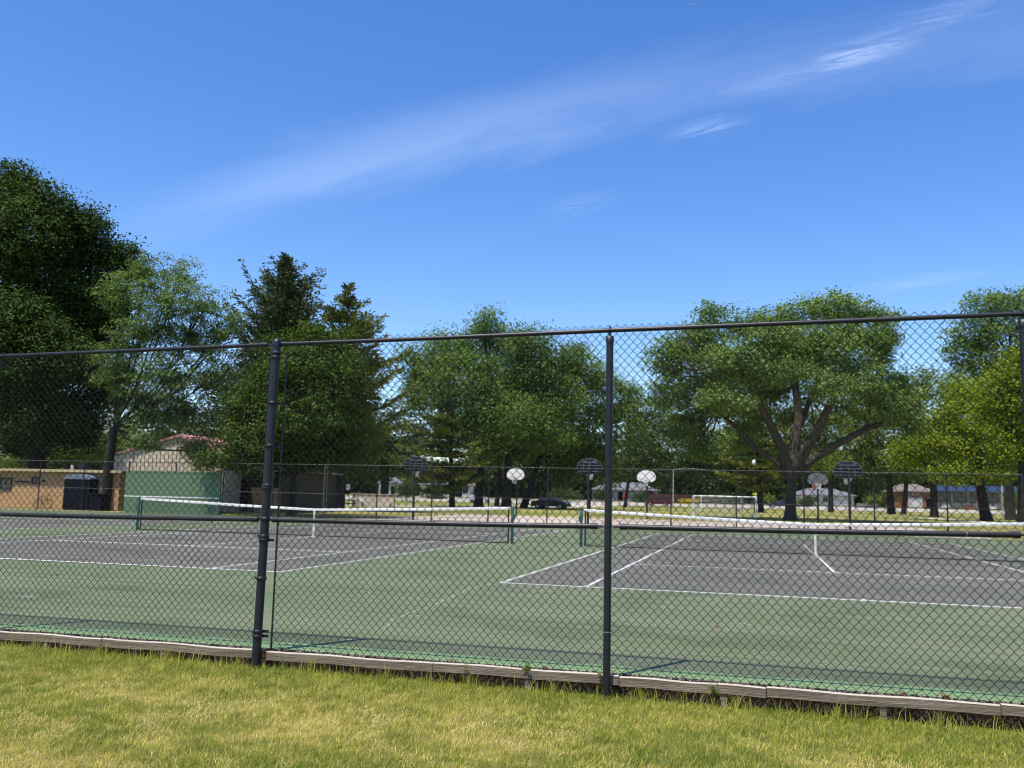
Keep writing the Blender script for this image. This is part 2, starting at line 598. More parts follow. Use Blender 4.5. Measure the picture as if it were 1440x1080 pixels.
# bowed broad veil and its wispy right-hand end
bow = math_('MULTIPLY_ADD', math_('POWER', math_('ADD', pa, .02), 2.0), -.13, .012)
off = math_('SUBTRACT', pn, bow)
veil = maprange(math_('ABSOLUTE', math_('ADD', off, math_('MULTIPLY', math_('SUBTRACT', nz.outputs["Fac"], .5), .07))), 0.0, .052, 1, 0)
veil = math_('MULTIPLY', veil, maprange(nz.outputs["Fac"], .2, .8, .55, 1.0))
veil = math_('MULTIPLY', veil, maprange(pa, -.46, -.22, 0, 1))
veil = math_('MULTIPLY', veil, maprange(pa, -.05, .30, .21, .10))
wl = maprange(math_('ABSOLUTE', math_('ADD', pn, math_('MULTIPLY', math_('SUBTRACT', nz2.outputs["Fac"], .5), .02))), 0.0, .02, 1, 0)
wl = math_('MULTIPLY', wl, maprange(nz2.outputs["Fac"], .3, .72, 0, 1))


def bump1(v, c, wd):
    return maprange(math_('ABSOLUTE', math_('SUBTRACT', v, c)), 0, wd, 1, 0)


pB = float(np.dot(B, along))
fib = maprange(nz2.outputs["Fac"], .34, .74, 0, 1)
wisp = None
for qx, qy, ln_, ht_, am_ in ((1212, 74, .06, .018, .17), (1330, 20, .08, .016, .10), (992, 182, .06, .017, .10), (810, 290, .06, .016, .06), (1290, 395, .10, .010, .07), (1100, 112, .10, .02, .05)):
    q = ray(qx, qy); q = q / np.linalg.norm(q)
    t_ = math_('MULTIPLY', bump1(pa, float(q @ along), ln_), bump1(pn, float(q @ nrm), ht_))
    t_ = math_('MULTIPLY', math_('MULTIPLY', t_, fib), am_ * 1.6)
    wisp = t_ if wisp is None else math_('ADD', wisp, t_)
cl = math_('ADD', math_('MULTIPLY', veil, .62), wisp, clamp=True)
mx = N("ShaderNodeMix"); mx.data_type = 'RGBA'
L(cl, mx.inputs["Factor"]); L(hs.outputs[0], mx.inputs[6]); mx.inputs[7].default_value = (6.6, 7.4, 8.6, 1)
L(mx.outputs[2], bg.inputs["Color"])
bg.inputs["Strength"].default_value = .135

sun = bpy.data.lights.new("sun", 'SUN')
sun.energy = 4.2
sun.angle = R(.53)
sun.color = (1.0, .925, .80)
so = bpy.data.objects.new("sun", sun)
col.objects.link(so)
d = Vector((math.sin(SUN_AZ) * math.cos(SUN_EL), math.cos(SUN_AZ) * math.cos(SUN_EL), -math.sin(SUN_EL)))
so.rotation_euler = d.to_track_quat('-Z', 'Y').to_euler()
so.location = (-20, -30, 60)
sc.view_settings.view_transform = 'Standard'
sc.view_settings.look = 'None'
sc.view_settings.exposure = 0.66
sc.view_settings.gamma = 1.0
cy = sc.cycles
cy.max_bounces = 5
cy.diffuse_bounces = 2
cy.glossy_bounces = 2
cy.transmission_bounces = 2
cy.transparent_max_bounces = 4
cy.use_denoising = True
cy.filter_width = 1.15

# ------------------------------------------------------------------ ground
def grid(xs, ys, zf):
    X, Y = np.meshgrid(xs, ys)
    V = np.stack([X.ravel(), Y.ravel(), zf(X, Y).ravel()], 1)
    n, k = len(xs), len(ys)
    i = np.arange(n - 1)[None, :] + n * np.arange(k - 1)[:, None]
    i = i.ravel()
    return V, np.stack([i, i + 1, i + 1 + n, i + n], 1)


xs = np.concatenate([np.arange(-1500, -300, 100), np.arange(-300, 200, 6), np.arange(200, 1501, 100)])
ys = np.concatenate([[-6.75], np.arange(0, 60, 10), np.arange(60, 330, 6), np.arange(330, 2400, 120)])
V, Q = grid(xs, ys, lambda x, y: terrain(x, y))
tag(npmesh('ground', V, Q, M['park_grass'], smooth=True), kind='structure')


def lawn_z(x, y):
    d = np.clip(-7.0 - y, 0, 8)
    return -.158 - .018 * (x - 2.5) * .3 - .016 * d + .012 * np.sin(1.7 * x + 1.1 * y) * np.sin(.9 * x - 2.3 * y) * np.clip(d, 0, 1)


xs = np.concatenate([np.arange(-60, -6, 6), np.arange(-6, 10, .25), np.arange(10, 61, 5)])
ys = np.concatenate([np.arange(-60, -12, 6), np.arange(-12, -6.85, .2), [-6.86]])
V, Q = grid(xs, ys, lawn_z)
tag(npmesh('lawn', V, Q, M['lawn'], smooth=True), kind='structure')

# blades of the near lawn, as far as the camera (and a step to the side) sees them
nb = 520000
bx = rng.uniform(-4.2, 8.2, nb)
by = rng.uniform(-11.4, -6.985, nb)
rel = np.stack([bx - CAM[0], by - CAM[1], np.full(nb, -.2) - CAM[2]], 1)
zc = rel @ _f
sx = (rel @ RT) / zc * F + 720
sy = 540 - (rel @ UP) / zc * F
k = (zc > .5) & (sx > -160) & (sx < 1600) & (sy < 1190)
bx, by = bx[k], by[k]
nb = len(bx)


def vnoise(x, y, s, seed):
    """cheap smooth value noise in numpy"""
    g = np.random.default_rng(seed).random((64, 64))
    u, v = x * s + 100, y * s + 100
    i, j = np.floor(u).astype(int), np.floor(v).astype(int)
    fu, fv = u - i, v - j
    fu, fv = fu * fu * (3 - 2 * fu), fv * fv * (3 - 2 * fv)
    a, b = g[i % 64, j % 64], g[(i + 1) % 64, j % 64]
    c, d_ = g[i % 64, (j + 1) % 64], g[(i + 1) % 64, (j + 1) % 64]
    return (a * (1 - fu) + b * fu) * (1 - fv) + (c * (1 - fu) + d_ * fu) * fv


def blades(bx, by, h, wd, lean, az, rnd):
    n = len(bx)
    z0 = lawn_z(bx, by) - .004
    fa = rng.uniform(0, math.pi, n)
    wx, wy = np.cos(fa) * wd / 2, np.sin(fa) * wd / 2
    lx, ly = np.cos(az) * lean * h, np.sin(az) * lean * h
    P = np.empty((n, 5, 3))
    P[:, 0] = np.stack([bx - wx, by - wy, z0], 1)
    P[:, 1] = np.stack([bx + wx, by + wy, z0], 1)
    mx_, my_, mz = bx + lx * .35, by + ly * .35, z0 + h * .6
    P[:, 2] = np.stack([mx_ + wx * .75, my_ + wy * .75, mz], 1)
    P[:, 3] = np.stack([mx_ - wx * .75, my_ - wy * .75, mz], 1)
    P[:, 4] = np.stack([bx + lx, by + ly, z0 + h * np.sqrt(np.clip(1 - .35 * lean ** 2, .2, 1))], 1)
    i = np.arange(n) * 5
    T = np.concatenate([np.stack([i, i + 1, i + 2], 1), np.stack([i, i + 2, i + 3], 1), np.stack([i + 3, i + 2, i + 4], 1)])
    return P.reshape(-1, 3), T, np.tile(rnd, 3)


patch = .26 * vnoise(bx, by, 1.1, 1) + .34 * vnoise(bx, by, 3.3, 2) + .4 * vnoise(bx, by, 10, 3)
near = np.clip((-7.0 - by) / 1.1, 0, 1)                        # greener strip beside the boards
dry = np.clip((patch - .30) * 2.4, 0, 1) * (.35 + .65 * near)
rnd = np.clip(.25 + .50 * dry + rng.normal(0, .19, nb), 0, 1)
h = rng.uniform(.02, .052, nb) * (1.12 - .35 * dry) * (1 + .35 * np.exp(-(-7.0 - by) / .12))
az = rng.normal(.5, 1.7, nb)
Vb, Tb, rb = blades(bx, by, h, rng.uniform(.002, .0042, nb), rng.uniform(.2, 1.5, nb), az, rnd)
# taller seed stalks along the boards
ns = 1500
sxx = rng.uniform(-3.6, 7, ns)
sxx += .12 * np.sin(sxx * 9)
syy = -6.985 - np.abs(rng.normal(0, .05, ns))
Vs, Ts, rs = blades(sxx, syy, rng.uniform(.06, .16, ns), rng.uniform(.003, .005, ns), rng.uniform(.1, .6, ns), rng.uniform(-3, 3, ns), np.clip(rng.normal(.5, .2, ns), 0, 1))
tag(npmesh('grass_blades', np.concatenate([Vb, Vs]), np.concatenate([Tb, Ts + len(Vb)]), M['blade'], rnd=np.concatenate([rb, rs])), kind='stuff')

# ------------------------------------------------------------------ courts
DX = -3.88                                     # gap between neighbouring doubles lines
COURTS = [0.0, DX - 10.97, 2 * (DX - 10.97)]   # near-left corners
b = MB()
x0, x1, y0, y1 = -52, 16.0, -6.80, 30.5
b.add([(x0, y0, 0), (x1, y0, 0), (x1, y1, 0), (x0, y1, 0)], [(0, 1, 2, 3)])
b.mi = 1
b.add([(x0, y0, -.3), (x1, y0, -.3), (x1, y0, 0), (x0, y0, 0)], [(0, 1, 2, 3)])
b.add([(x1, y0, -.3), (x1, y1, -.3), (x1, y1, 0), (x1, y0, 0)], [(0, 1, 2, 3)])
b.add([(x0, y1, -.3), (x1, y1, -.3), (x1, y1, 0), (x0, y1, 0)], [(0, 3, 2, 1)])
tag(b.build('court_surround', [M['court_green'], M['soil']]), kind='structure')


def rect(b, x0, y0, x1, y1, z):
    b.add([(x0, y0, z), (x1, y0, z), (x1, y1, z), (x0, y1, z)], [(0, 1, 2, 3)])


b = MB()
for c in COURTS: rect(b, c, 0, c + 10.97, 23.77, .004)
tag(b.build('court_playing_areas', M['court_grey']), kind='structure')
M['line'] = mat('white_court_line', (.74, .74, .71), (.5, .5, .47), rough=.8, scale=5)
b = MB()
for c in COURTS:
    w5, z = .055, .008
    rect(b, c, 0, c + 10.97, .10, z); rect(b, c, 23.67, c + 10.97, 23.77, z)
    for x in (0, 1.372, 9.598, 10.97):
        xo = c + x - (0 if x < 5 else w5)
        rect(b, xo, .10, xo + w5, 23.67, z)
    for y in (5.485, 18.285):
        rect(b, c + 1.372 + w5, y - .045, c + 9.598 - w5, y + .045, z)
    rect(b, c + 5.485 - w5 / 2, 5.485 + .045, c + 5.485 + w5 / 2, 18.285 - .045, z)
    rect(b, c + 5.485 - w5 / 2, .10, c + 5.485 + w5 / 2, .22, z)
    rect(b, c + 5.485 - w5 / 2, 23.55, c + 5.485 + w5 / 2, 23.67, z)
tag(b.build('court_lines', M['line']), kind='structure')

# filled cracks in the court coat
M['crack'] = mat('pale_crack_filler', (.25, .33, .22), (.2, .27, .18), rough=.9, scale=6)
b = MB()


def crack(pix, wd):
    P = []
    for a, c in pix:
        d = ray(a, c)
        P.append(CAM + d * (-CAM[2] / d[2]))
    P = np.array(P)
    Q_ = []
    for i in range(len(P) - 1):
        for s in np.linspace(0, 1, 9)[:-1]:
            Q_.append(P[i] * (1 - s) + P[i + 1] * s)
    Q_.append(P[-1])
    Q_ = np.array(Q_)
    Q_[1:-1, :2] += rng.normal(0, .015, (len(Q_) - 2, 2))
    t = np.gradient(Q_[:, :2], axis=0)
    t /= np.linalg.norm(t, axis=1)[:, None]
    nn = np.stack([-t[:, 1], t[:, 0]], 1)
    ww = wd * rng.uniform(.5, 1.3, len(Q_))
    vs = []
    for i in range(len(Q_)):
        for s in (-1, 1):
            vs.append((*(Q_[i, :2] + s * nn[i] * ww[i] / 2), .003))
    fs = [(2 * i, 2 * i + 2, 2 * i + 3, 2 * i + 1) for i in range(len(Q_) - 1)]
    b.add(vs, fs)


crack([(690, 821), (655, 829), (640, 838), (612, 850)], .035)
crack([(606, 853), (560, 868), (540, 884)], .02)
crack([(500, 794), (600, 796), (690, 800)], .04)
crack([(522, 822), (517, 832), (524, 846)], .012)
crack([(445, 812), (470, 813), (500, 812)], .012)
tag(b.build('court_crack_filler', M['crack']), kind='structure')

n = 90
lx_, ly_ = rng.uniform(-14, 12, n), -6.6 + np.abs(rng.normal(0, 6, n))
C_ = np.stack([lx_, ly_, np.full(n, .018)], 1)
a_ = rng.uniform(0, 6.28, n)
ls = rng.uniform(.012, .035, n)[:, None]
u_, v_ = np.stack([np.cos(a_), np.sin(a_), rng.normal(0, .3, n)], 1) * ls, np.stack([-np.sin(a_), np.cos(a_), rng.normal(0, .3, n)], 1) * ls * .5
V = np.stack([C_ - u_, C_ + v_, C_ + u_, C_ - v_], 1).reshape(-1, 3)
tag(npmesh('litter', V, np.arange(n)[:, None] * 4 + np.arange(4), M['dead']), kind='stuff')

# basketball slab beyond the far fence
b = MB()
b.box((-1.5, 41.2, -.08), (31.5, 19.4, .13))
tag(b.build('basketball_slab', M['concrete']), kind='structure')

# road and paths, draped on the terrain
def strip(name, ctr, wd, mt, lift):
    ctr = np.array(ctr, float)
    P = []
    for i in range(len(ctr) - 1):
        for s in np.linspace(0, 1, 13)[:-1]: P.append(ctr[i] * (1 - s) + ctr[i + 1] * s)
    P.append(ctr[-1]); P = np.array(P)
    t = np.gradient(P, axis=0); t /= np.linalg.norm(t, axis=1)[:, None]
    nn = np.stack([-t[:, 1], t[:, 0]], 1)
    K = 7
    V = []
    for s in np.linspace(-.5, .5, K):
        q = P + nn * wd * s
        V.append(np.stack([q[:, 0], q[:, 1], terrain(q[:, 0], q[:, 1]) + lift], 1))
    V = np.stack(V, 1).reshape(-1, 3)
    n = len(P)
    Qs = [(i * K + j, i * K + j + 1, (i + 1) * K + j + 1, (i + 1) * K + j) for i in range(n - 1) for j in range(K - 1)]
    return tag(npmesh(name, V, np.array(Qs), mt), kind='structure')


def gxy(px, D): return ground(px, D)[:2]


strip('road', [gxy(-500, 186), gxy(500, 178), gxy(930, 179), gxy(1440, 179), gxy(2200, 183)], 15, M['road'], .05)
strip('sidewalk', [gxy(-500, 199), gxy(930, 193), gxy(2200, 197)], 2.0, M['path'], .05)
strip('park_path', [gxy(250, 96), gxy(560, 106), gxy(700, 122), gxy(790, 150), gxy(840, 172)], 9, M['path'], .03)
strip('sandy_path', [gxy(1180, 118), gxy(1300, 108), gxy(1345, 96), gxy(1420, 80)], 3.0, M['path'], .03)

# ------------------------------------------------------------------ chain-link mesh
def chainlink(name, x0, x1, z0, z1, cw, ch, r, mt, parent, y, amp=.0045, sides=5):
    half, hv = cw / 2, ch / 2
    nw, nr = int((x1 - x0) / half), int((z1 - z0) / hv)
    n = np.arange(nr + 1)
    pts = []
    i = np.arange(nw)
    for k in range(nr + 1):
        right = ((i + k) % 2)
        xk = x0 + (i + right) * half
        zk = np.full(nw, z0 + k * hv)
        pts.append(np.stack([xk, np.full(nw, 0.0), zk], 1))
        if k < nr:
            nx = x0 + (i + ((i + k + 1) % 2)) * half
            sgn = np.where(nx > xk, -1, 1)
            for s, ss in ((.12, .19), (.5, .5), (.88, .81)):
                # the wire stays bent at the hook and runs straight between
                pts.append(np.stack([xk + (nx - xk) * s, sgn * amp, zk + hv * ss], 1))
    P = np.stack(pts, 1)                        # wires, points, 3
    P[:, :, 0] += rng.normal(0, .0007, P.shape[:2])
    P[:, :, 2] += rng.normal(0, .0007, P.shape[:2])
    P[:, :, 0] += .0022 * np.sin(P[:, :, 2] * 3.1 + P[:, :, 0] * 1.7) + .003 * np.sin(P[:, :, 2] * 1.3 + 2.0 * P[:, :, 0])
    P[:, :, 1] += y + .010 * np.sin(P[:, :, 0] * 2.1) * np.sin(P[:, :, 2] * 2.4)
    P[:, :, 2] += .0165 * P[:, :, 0] * np.clip(P[:, :, 2] / 2.7, 0, 1)      # top edge follows the rail
    K = P.shape[1]
    T = np.gradient(P, axis=1)
    T /= np.linalg.norm(T, axis=2, keepdims=True)
    U = np.cross(T, np.array([0, 1.0, 0]))
    U /= np.linalg.norm(U, axis=2, keepdims=True)
    W = np.cross(T, U)
    ang = 2 * np.pi * np.arange(sides) / sides
    V = P[:, :, None, :] + r * (np.cos(ang)[None, None, :, None] * U[:, :, None, :] + np.sin(ang)[None, None, :, None] * W[:, :, None, :])
    base = (np.arange(nw)[:, None, None] * K + np.arange(K - 1)[None, :, None]) * sides
    a = base + np.arange(sides)
    b_ = base + (np.arange(sides) + 1) % sides
    Qf = np.stack([a, b_, b_ + sides, a + sides], -1).reshape(-1, 4)
    return npmesh(name, V.reshape(-1, 3), Qf, mt, parent, smooth=True)


YF = -7.0
def ztop(x): return 2.684 + .0165 * x
def zmid(x): return 1.128 + .0105 * x


fence = empty('chain_link_fence', (2.86, YF, -.15))
fence.location = (0, 0, 0)
tag(fence, 'tall black chain link fence standing between the lawn and the tennis courts', 'fence')
XP = [-6.21, -3.19, -.16, 2.862, 5.877, 8.89]
CW, CH = .0685, .0735
chainlink('mesh_panel', -6.4, -.16 - .083, -.05, 2.69, CW, CH, .0024, M['wire'], fence, YF + .078)
chainlink('mesh_panel', -.16 + .083, 9.1, -.085, 2.745, CW, CH, .0024, M['wire'], fence, YF + .078)

# terminal post: heavy pipe with cap, brace bands, tension bars
lean = .012                                     # it stands a little out of plumb
b = MB()
xt = -.162
def tx(z): return xt + (z - 1.2) * lean
b.tube([(tx(z), YF, z) for z in (-.35, .6, 1.5, 2.68)], .0378, 20)
tp = b.build('terminal_post', M['black_metal'], fence)
b = MB()
b.tube([(tx(2.66), YF, 2.66), (tx(2.70), YF, 2.70), (tx(2.715), YF, 2.715), (tx(2.73), YF, 2.733), (tx(2.74), YF, 2.74)], [.041, .041, .034, .018, .004], 20)
b.build('post_cap', M['black_metal'], tp)
for z in (2.60, 2.56, 2.15, 1.77, 1.42, 1.40, 1.13, .98, .95, .62, .17, .13):
    b = MB()
    b.tube([(tx(z), YF, z - .017), (tx(z), YF, z - .012), (tx(z), YF, z + .012), (tx(z), YF, z + .017)], [.039, .0455, .0455, .039], 20)
    sgn = 1 if int(z * 100) % 2 else -1
    b.box((tx(z) + sgn * .058, YF + .03, z), (.05, .012, .022))
    b.tube([(tx(z) + sgn * .066, YF + .005, z), (tx(z) + sgn * .066, YF + .06, z)], .006, 6)
    b.build('brace_band', M['black_metal'], tp)
for s in (-1, 1):
    b = MB()
    b.box((xt + s * .081, YF + .074, 1.32), (.009, .02, 2.62), bev=.002)
    for k_ in range(36):                        # mesh wire wound round the bar
        z = .04 + k_ * CH
        b.ring((xt + s * .081, YF + .074, z), (s * .5, 0, 1), .012, .0026, 10, 4)
    b.build('tension_bar', M['black_metal'], tp)
b = MB()
b.tube([(tx(.52) + .004, YF - .0345, .50), (tx(.55) + .004, YF - .0345, .55)], [.006, .008], 8)
pp = [(tx(.53) + math.sin(a) * .0362, YF - math.cos(a) * .0362) for a in np.linspace(-.5, .35, 7)]
vs = [(x, y, .50 + .055 * (0.5 + .5 * math.sin(i * 1.1))) if t else (x, y, .46 - .012 * math.sin(i * 2)) for i, (x, y) in enumerate(pp) for t in (0, 1)]
b = MB()
b.add(vs, [(2 * i, 2 * i + 2, 2 * i + 3, 2 * i + 1) for i in range(6)])
b.build('scuff_glint_patch', M['scuff_glint'], tp)  # pale skin on the pipe paints in a glint over scuffed coating

# line posts with loop caps
for xp in XP[:2] + XP[3:]:
    b = MB()
    zt = ztop(xp) - .065
    b.tube([(xp, YF, -.35), (xp, YF, zt)], .0292, 18)
    lp = b.build('line_post', M['black_metal'], fence)
    b = MB()
    b.tube([(xp, YF, zt - .035), (xp, YF, zt + .012), (xp, YF, zt + .02)], [.034, .034, .018], 18)
    b.box((xp, YF, zt + .03), (.022, .022, .03))
    b.ring((xp, YF, ztop(xp)), (1, 0, 0), .024, .006, 18, 6)
    b.tube([(xp, YF, ztop(xp) + .026), (xp, YF, ztop(xp) + .042)], [.013, .003], 8)
    b.build('loop_cap', M['black_metal'], lp)
    for z in (2.43, 1.98, 1.58, zmid(xp), .75, .34):
        b = MB()
        tl = random.uniform(-.25, .25)
        b.ring((xp, YF, z), (0, tl, 1), .0305, .0022, 18, 5)
        b.tube([(xp + .02, YF + .02, z + tl * .02), (xp + .05, YF + .075, z + .01), (xp + .062, YF + .082, z - .012)], .002, 5)
        b.build('wire_wrap', M['galv'] if abs(z - .34) < .01 else M['wire'], lp)

# rails
bays = [(-6.4, xt, False, True), (xt, 2.862, True, False), (2.862, 9.2, False, False)]
for x0, x1, t0, t1 in bays:
    for kind in ('top_rail', 'middle_rail'):
        zf = ztop if kind == 'top_rail' else zmid
        a = x0 + (.075 if t0 else 0)
        c = x1 - (.075 if t1 else 0)
        segs = [(a, c)]
        if kind == 'middle_rail':
            segs = []
            cut = [p for p in XP if a < p < c and p != xt]
            e = [a if t0 else a + (.1 if x0 in XP else 0)]
            e0 = a if (t0 or x0 not in XP) else a + .095
            edges = [e0]
            for p in cut: edges += [p - .085, p + .085]
            edges.append(c if (t1 or x1 not in XP) else c - .085)
            segs = list(zip(edges[0::2], edges[1::2]))
        for s0, s1 in segs:
            b = MB()
            rr = .0185 if kind == 'top_rail' else .0205
            xx = np.linspace(s0, s1, 9)
            sag = .006 if kind == 'middle_rail' else .004
            b.tube([(x, YF, zf(x) - sag * math.sin(math.pi * i / 8)) for i, x in enumerate(xx)], rr, 16)
            rail = b.build(kind, M['black_metal'], fence)
            for e, sg in ((s0, 1), (s1, -1)):
                if (kind == 'middle_rail' or abs(e - xt) < .1) and -6.3 < e < 9.1:
                    b = MB()
                    b.tube([(e - sg * .004, YF, zf(e)), (e + sg * .052, YF, zf(e))], rr + .0045, 16)
                    b.tube([(e - sg * .004, YF, zf(e)), (e - sg * .06, YF, zf(e))], .0075, 8)
                    b.box((e - sg * .03, YF, zf(e)), (.03, .006, .02))
                    b.build('rail_end_cup', M['black_metal'], rail)
            x = s0 + random.uniform(.2, .34)
            while x < s1 - .1:
                b = MB()
                tl = random.uniform(-.25, .25)
                b.ring((x, YF, zf(x) - .003), (1, 0, tl), rr + .0018, .0024, 16, 5)
                b.tube([(x, YF + rr, zf(x) - .004), (x + .006, YF + .05, zf(x) - .03), (x - .01, YF + .078, zf(x) - .05)], .0022, 5)
                b.build('tie_wire', M['galv'] if (random.random() < .2 and kind == 'middle_rail') else M['wire'], rail)
                x += random.uniform(.39, .47)

# weathered edging boards on short stakes
b0 = [(-6.6, -4.205), (-4.2, -3.19), (-3.17, -1.78), (-1.775, xt - .06), (xt + .06, 1.42), (1.425, 2.95), (2.955, 4.05), (4.055, 5.63), (5.635, 7.1), (7.105, 9.4)]
edge = empty('edging_board_row', (0, 0, 0))
tag(edge, 'row of weathered grey timber edging boards on short stakes under the near fence', 'edging')
for i, (a, c) in enumerate(b0):
    b = MB()
    n = 8
    zo = random.uniform(-.006, .006)
    t = []
    for k_ in range(n + 1):
        x = a + (c - a) * k_ / n + (.002 if k_ == 0 else 0)
        dz = zo + .004 * math.sin(k_ * 1.3 + i)
        dy = .003 * math.sin(k_ * .8 + i * 2)
        t.append([(x, YF + .030 + dy, -.062 + dz), (x, YF + .030 + dy, .004 + dz), (x, YF + .034 + dy, .009 + dz), (x, YF + .068 + dy, .009 + dz), (x, YF + .07 + dy, -.062 + dz)])
    vs = [p for r_ in t for p in r_]
    fs = [(k_ * 5 + j, (k_ + 1) * 5 + j, (k_ + 1) * 5 + (j + 1) % 5, k_ * 5 + (j + 1) % 5) for k_ in range(n) for j in range(5)]
    fs += [(4, 3, 2, 1, 0), tuple(n * 5 + j for j in range(5))]
    b.add(vs, fs)
    b.m = [1 if (i_ < n * 5 and i_ % 5 in (1, 2)) else 0 for i_ in range(len(b.f))]
    b.build('board', [M['wood'], M['wood_top']], edge)
for px in (60, 226, 742, 1017, 1241):
    x = PY(px, 950, YF + .04)[0]
    b = MB()
    b.box((x, YF + .052, -.19), (.047, .03, .25), bev=.004)
    b.build('stake', M['wood'], edge)
b = MB()
b.box((1.4, YF + .155, -.17), (16.2, .05, .3))
soil = b.build('soil_bank', M['soil'])
tag(soil, kind='structure')
# gravelly debris line where the court meets the boards
n = 2600
gx, gy_ = rng.uniform(-3.8, 6.9, n), YF + .07 + np.abs(rng.normal(.05, .035, n))
gs = rng.uniform(.003, .011, n)
oc = np.array([(1, 0, 0), (-1, 0, 0), (0, 1, 0), (0, -1, 0), (0, 0, 1), (0, 0, -1)], float)
of = np.array([(0, 2, 4), (2, 1, 4), (1, 3, 4), (3, 0, 4), (2, 0, 5), (1, 2, 5), (3, 1, 5), (0, 3, 5)])
V = (np.stack([gx, gy_, np.full(n, .006)], 1)[:, None] + oc[None] * gs[:, None, None] * rng.uniform(.6, 1.3, (n, 6, 1))).reshape(-1, 3)
T = (np.arange(n)[:, None, None] * 6 + of[None]).reshape(-1, 3)
M['grit'] = mat('grey_tan_grit', (.3, .27, .22), (.14, .12, .09), rough=1, scale=90)
tag(npmesh('gravel', V, T, M['grit']), kind='stuff')

# litter of dead leaves and weeds along the boards
def leaf_clump(name, label, cat, p, n, s, mt, up=.03, group=None):
    V, T, r_ = [], [], []
    for i in range(n):
        c = np.array(p) + rng.normal(0, 1, 3) * (s * 1.0, s * .35, 0) + (0, 0, abs(rng.normal(0, up)))
        a = rng.normal(0, 1, 3); a /= np.linalg.norm(a)
        q = np.cross(a, rng.normal(0, 1, 3)); q /= np.linalg.norm(q)
        k_ = len(V)
        V += [c - a * s, c + q * s * .45, c + a * s, c - q * s * .45]
        T.append((k_, k_ + 1, k_ + 2, k_ + 3)); r_.append(rng.random())
    return tag(npmesh(name, np.array(V), np.array(T), mt, rnd=r_), label, cat, group)


for px, py, n, s, lb in ((765, 930, 16, .012, 'small curled brown leaf cluster on the board edge midway between the two posts'),
                         (838, 934, 8, .01, 'tiny brown leaf scrap on the board just left of the slim post'),
                         (635, 927, 9, .01, 'tiny pale leaf scrap on the board just right of the heavy post'),
                         (1271, 978, 20, .013, 'reddish brown leaf clump on the board above the right-hand stake'),
                         (1330, 984, 26, .016, 'largest brown leaf tangle lying on the board near the right edge')):
    p = PY(px, py, YF + .06)
    leaf_clump('dead_leaves', lb, 'leaves', (p[0], YF + .07, .018), n, s, M['dead'], .012, 'dead leaves on the edging boards')
for px, py, n, s, up, lb in ((741, 940, 34, .016, .035, 'bright green weed in front of the stake between the two posts'),
                             (1003, 972, 30, .016, .05, 'green leafy weed growing over the board by the stake right of the slim post'),
                             (845, 945, 22, .012, .018, 'thin pale weed at the left foot of the slim post'),
                             (655, 938, 18, .012, .04, 'low weed tuft under the boards right of the heavy post')):
    p = PY(px, py, YF + .01)
    leaf_clump('weed', lb, 'weed', (p[0], YF + .005, p[2] - .02), n, s, L_WEED, up, 'weeds along the edging boards')

# ------------------------------------------------------------------ far fence
YB = 30.3
ff = empty('chain_link_fence', (-15, YB, 0))
ff.location = (0, 0, 0)
tag(ff, 'long dark chain link fence along the far end of the tennis courts', 'fence')
XB = [-18.3 + 3.045 * k_ for k_ in range(-8, 12)]
ZB = 2.84
for i, x in enumerate(XB):
    b = MB()
    big = abs(x + 18.3) < .1
    b.tube([(x, YB, 0), (x, YB, ZB + .04)], .045 if big else .033, 10)
    if big:
        b.tube([(x + .16, YB, 0), (x + .16, YB, ZB)], .02, 8)
        for z in (.4, 1.0, 1.6, 2.2, 2.7): b.box((x + .08, YB, z), (.2, .03, .04))
    b.build('post', M['dull_galv'] if big else M['black'], ff)
for nm, z, r_ in (('top_rail', ZB, .018), ('middle_rail', 1.3, .016), ('bottom_rail', .08, .01)):
    b = MB()
    b.tube([(XB[0], YB - .02, z), (XB[8], YB - .02, z)], r_, 8)
    b.build(nm, M['dull_galv'] if nm != 'bottom_rail' else M['black'], ff)
    b = MB()
    b.tube([(XB[8], YB - .02, z), (XB[-1], YB - .02, z)], r_, 8)
    b.build(nm, M['dull_galv'] if nm == 'top_rail' else M['black'], ff)


def lattice(name, x0, x1, z0, z1, step, r_, y, mt, parent):
    """diagonal wire lattice, each wire a slim three-sided bar"""
    H = z1 - z0
    k_ = int((x1 - x0 + H) / step)
    V, Q_ = [], []
    for sg in (1, -1):
        s = x0 - H + step * np.arange(k_ + 1)
        a0 = np.clip((x0 - s) / H, 0, 1); a1 = np.clip((x1 - s) / H, 0, 1)
        if sg < 0: xa, xb_ = x0 + x1 - (s + a0 * H), x0 + x1 - (s + a1 * H)
        else: xa, xb_ = s + a0 * H, s + a1 * H
        for X_, a in ((xa, a0), (xb_, a1)):
            pass
        P0 = np.stack([xa, np.full_like(xa, y + sg * .002), z0 + a0 * H], 1)
        P1 = np.stack([xb_, np.full_like(xa, y + sg * .002), z0 + a1 * H], 1)
        nrm_ = np.array([-sg, 0, 1]) / math.sqrt(2)
        offs = [nrm_ * r_, -nrm_ * r_ * .5 + np.array([0, r_ * .9, 0]), -nrm_ * r_ * .5 - np.array([0, r_ * .9, 0])]
        V0 = np.stack([P0 + o for o in offs] + [P1 + o for o in offs], 1)
        n0 = sum(len(v) for v in V)
        i = n0 + np.arange(len(xa))[:, None] * 6
        for j in range(3):
            Q_.append(np.concatenate([i + j, i + (j + 1) % 3, i + 3 + (j + 1) % 3, i + 3 + j], 1))
        V.append(V0.reshape(-1, 3))
    return npmesh(name, np.concatenate(V), np.concatenate(Q_), mt, parent)


lattice('mesh_panel', XB[0], XB[-1], .05, ZB, .07, .0016, YB + .03, M['wire'], ff)

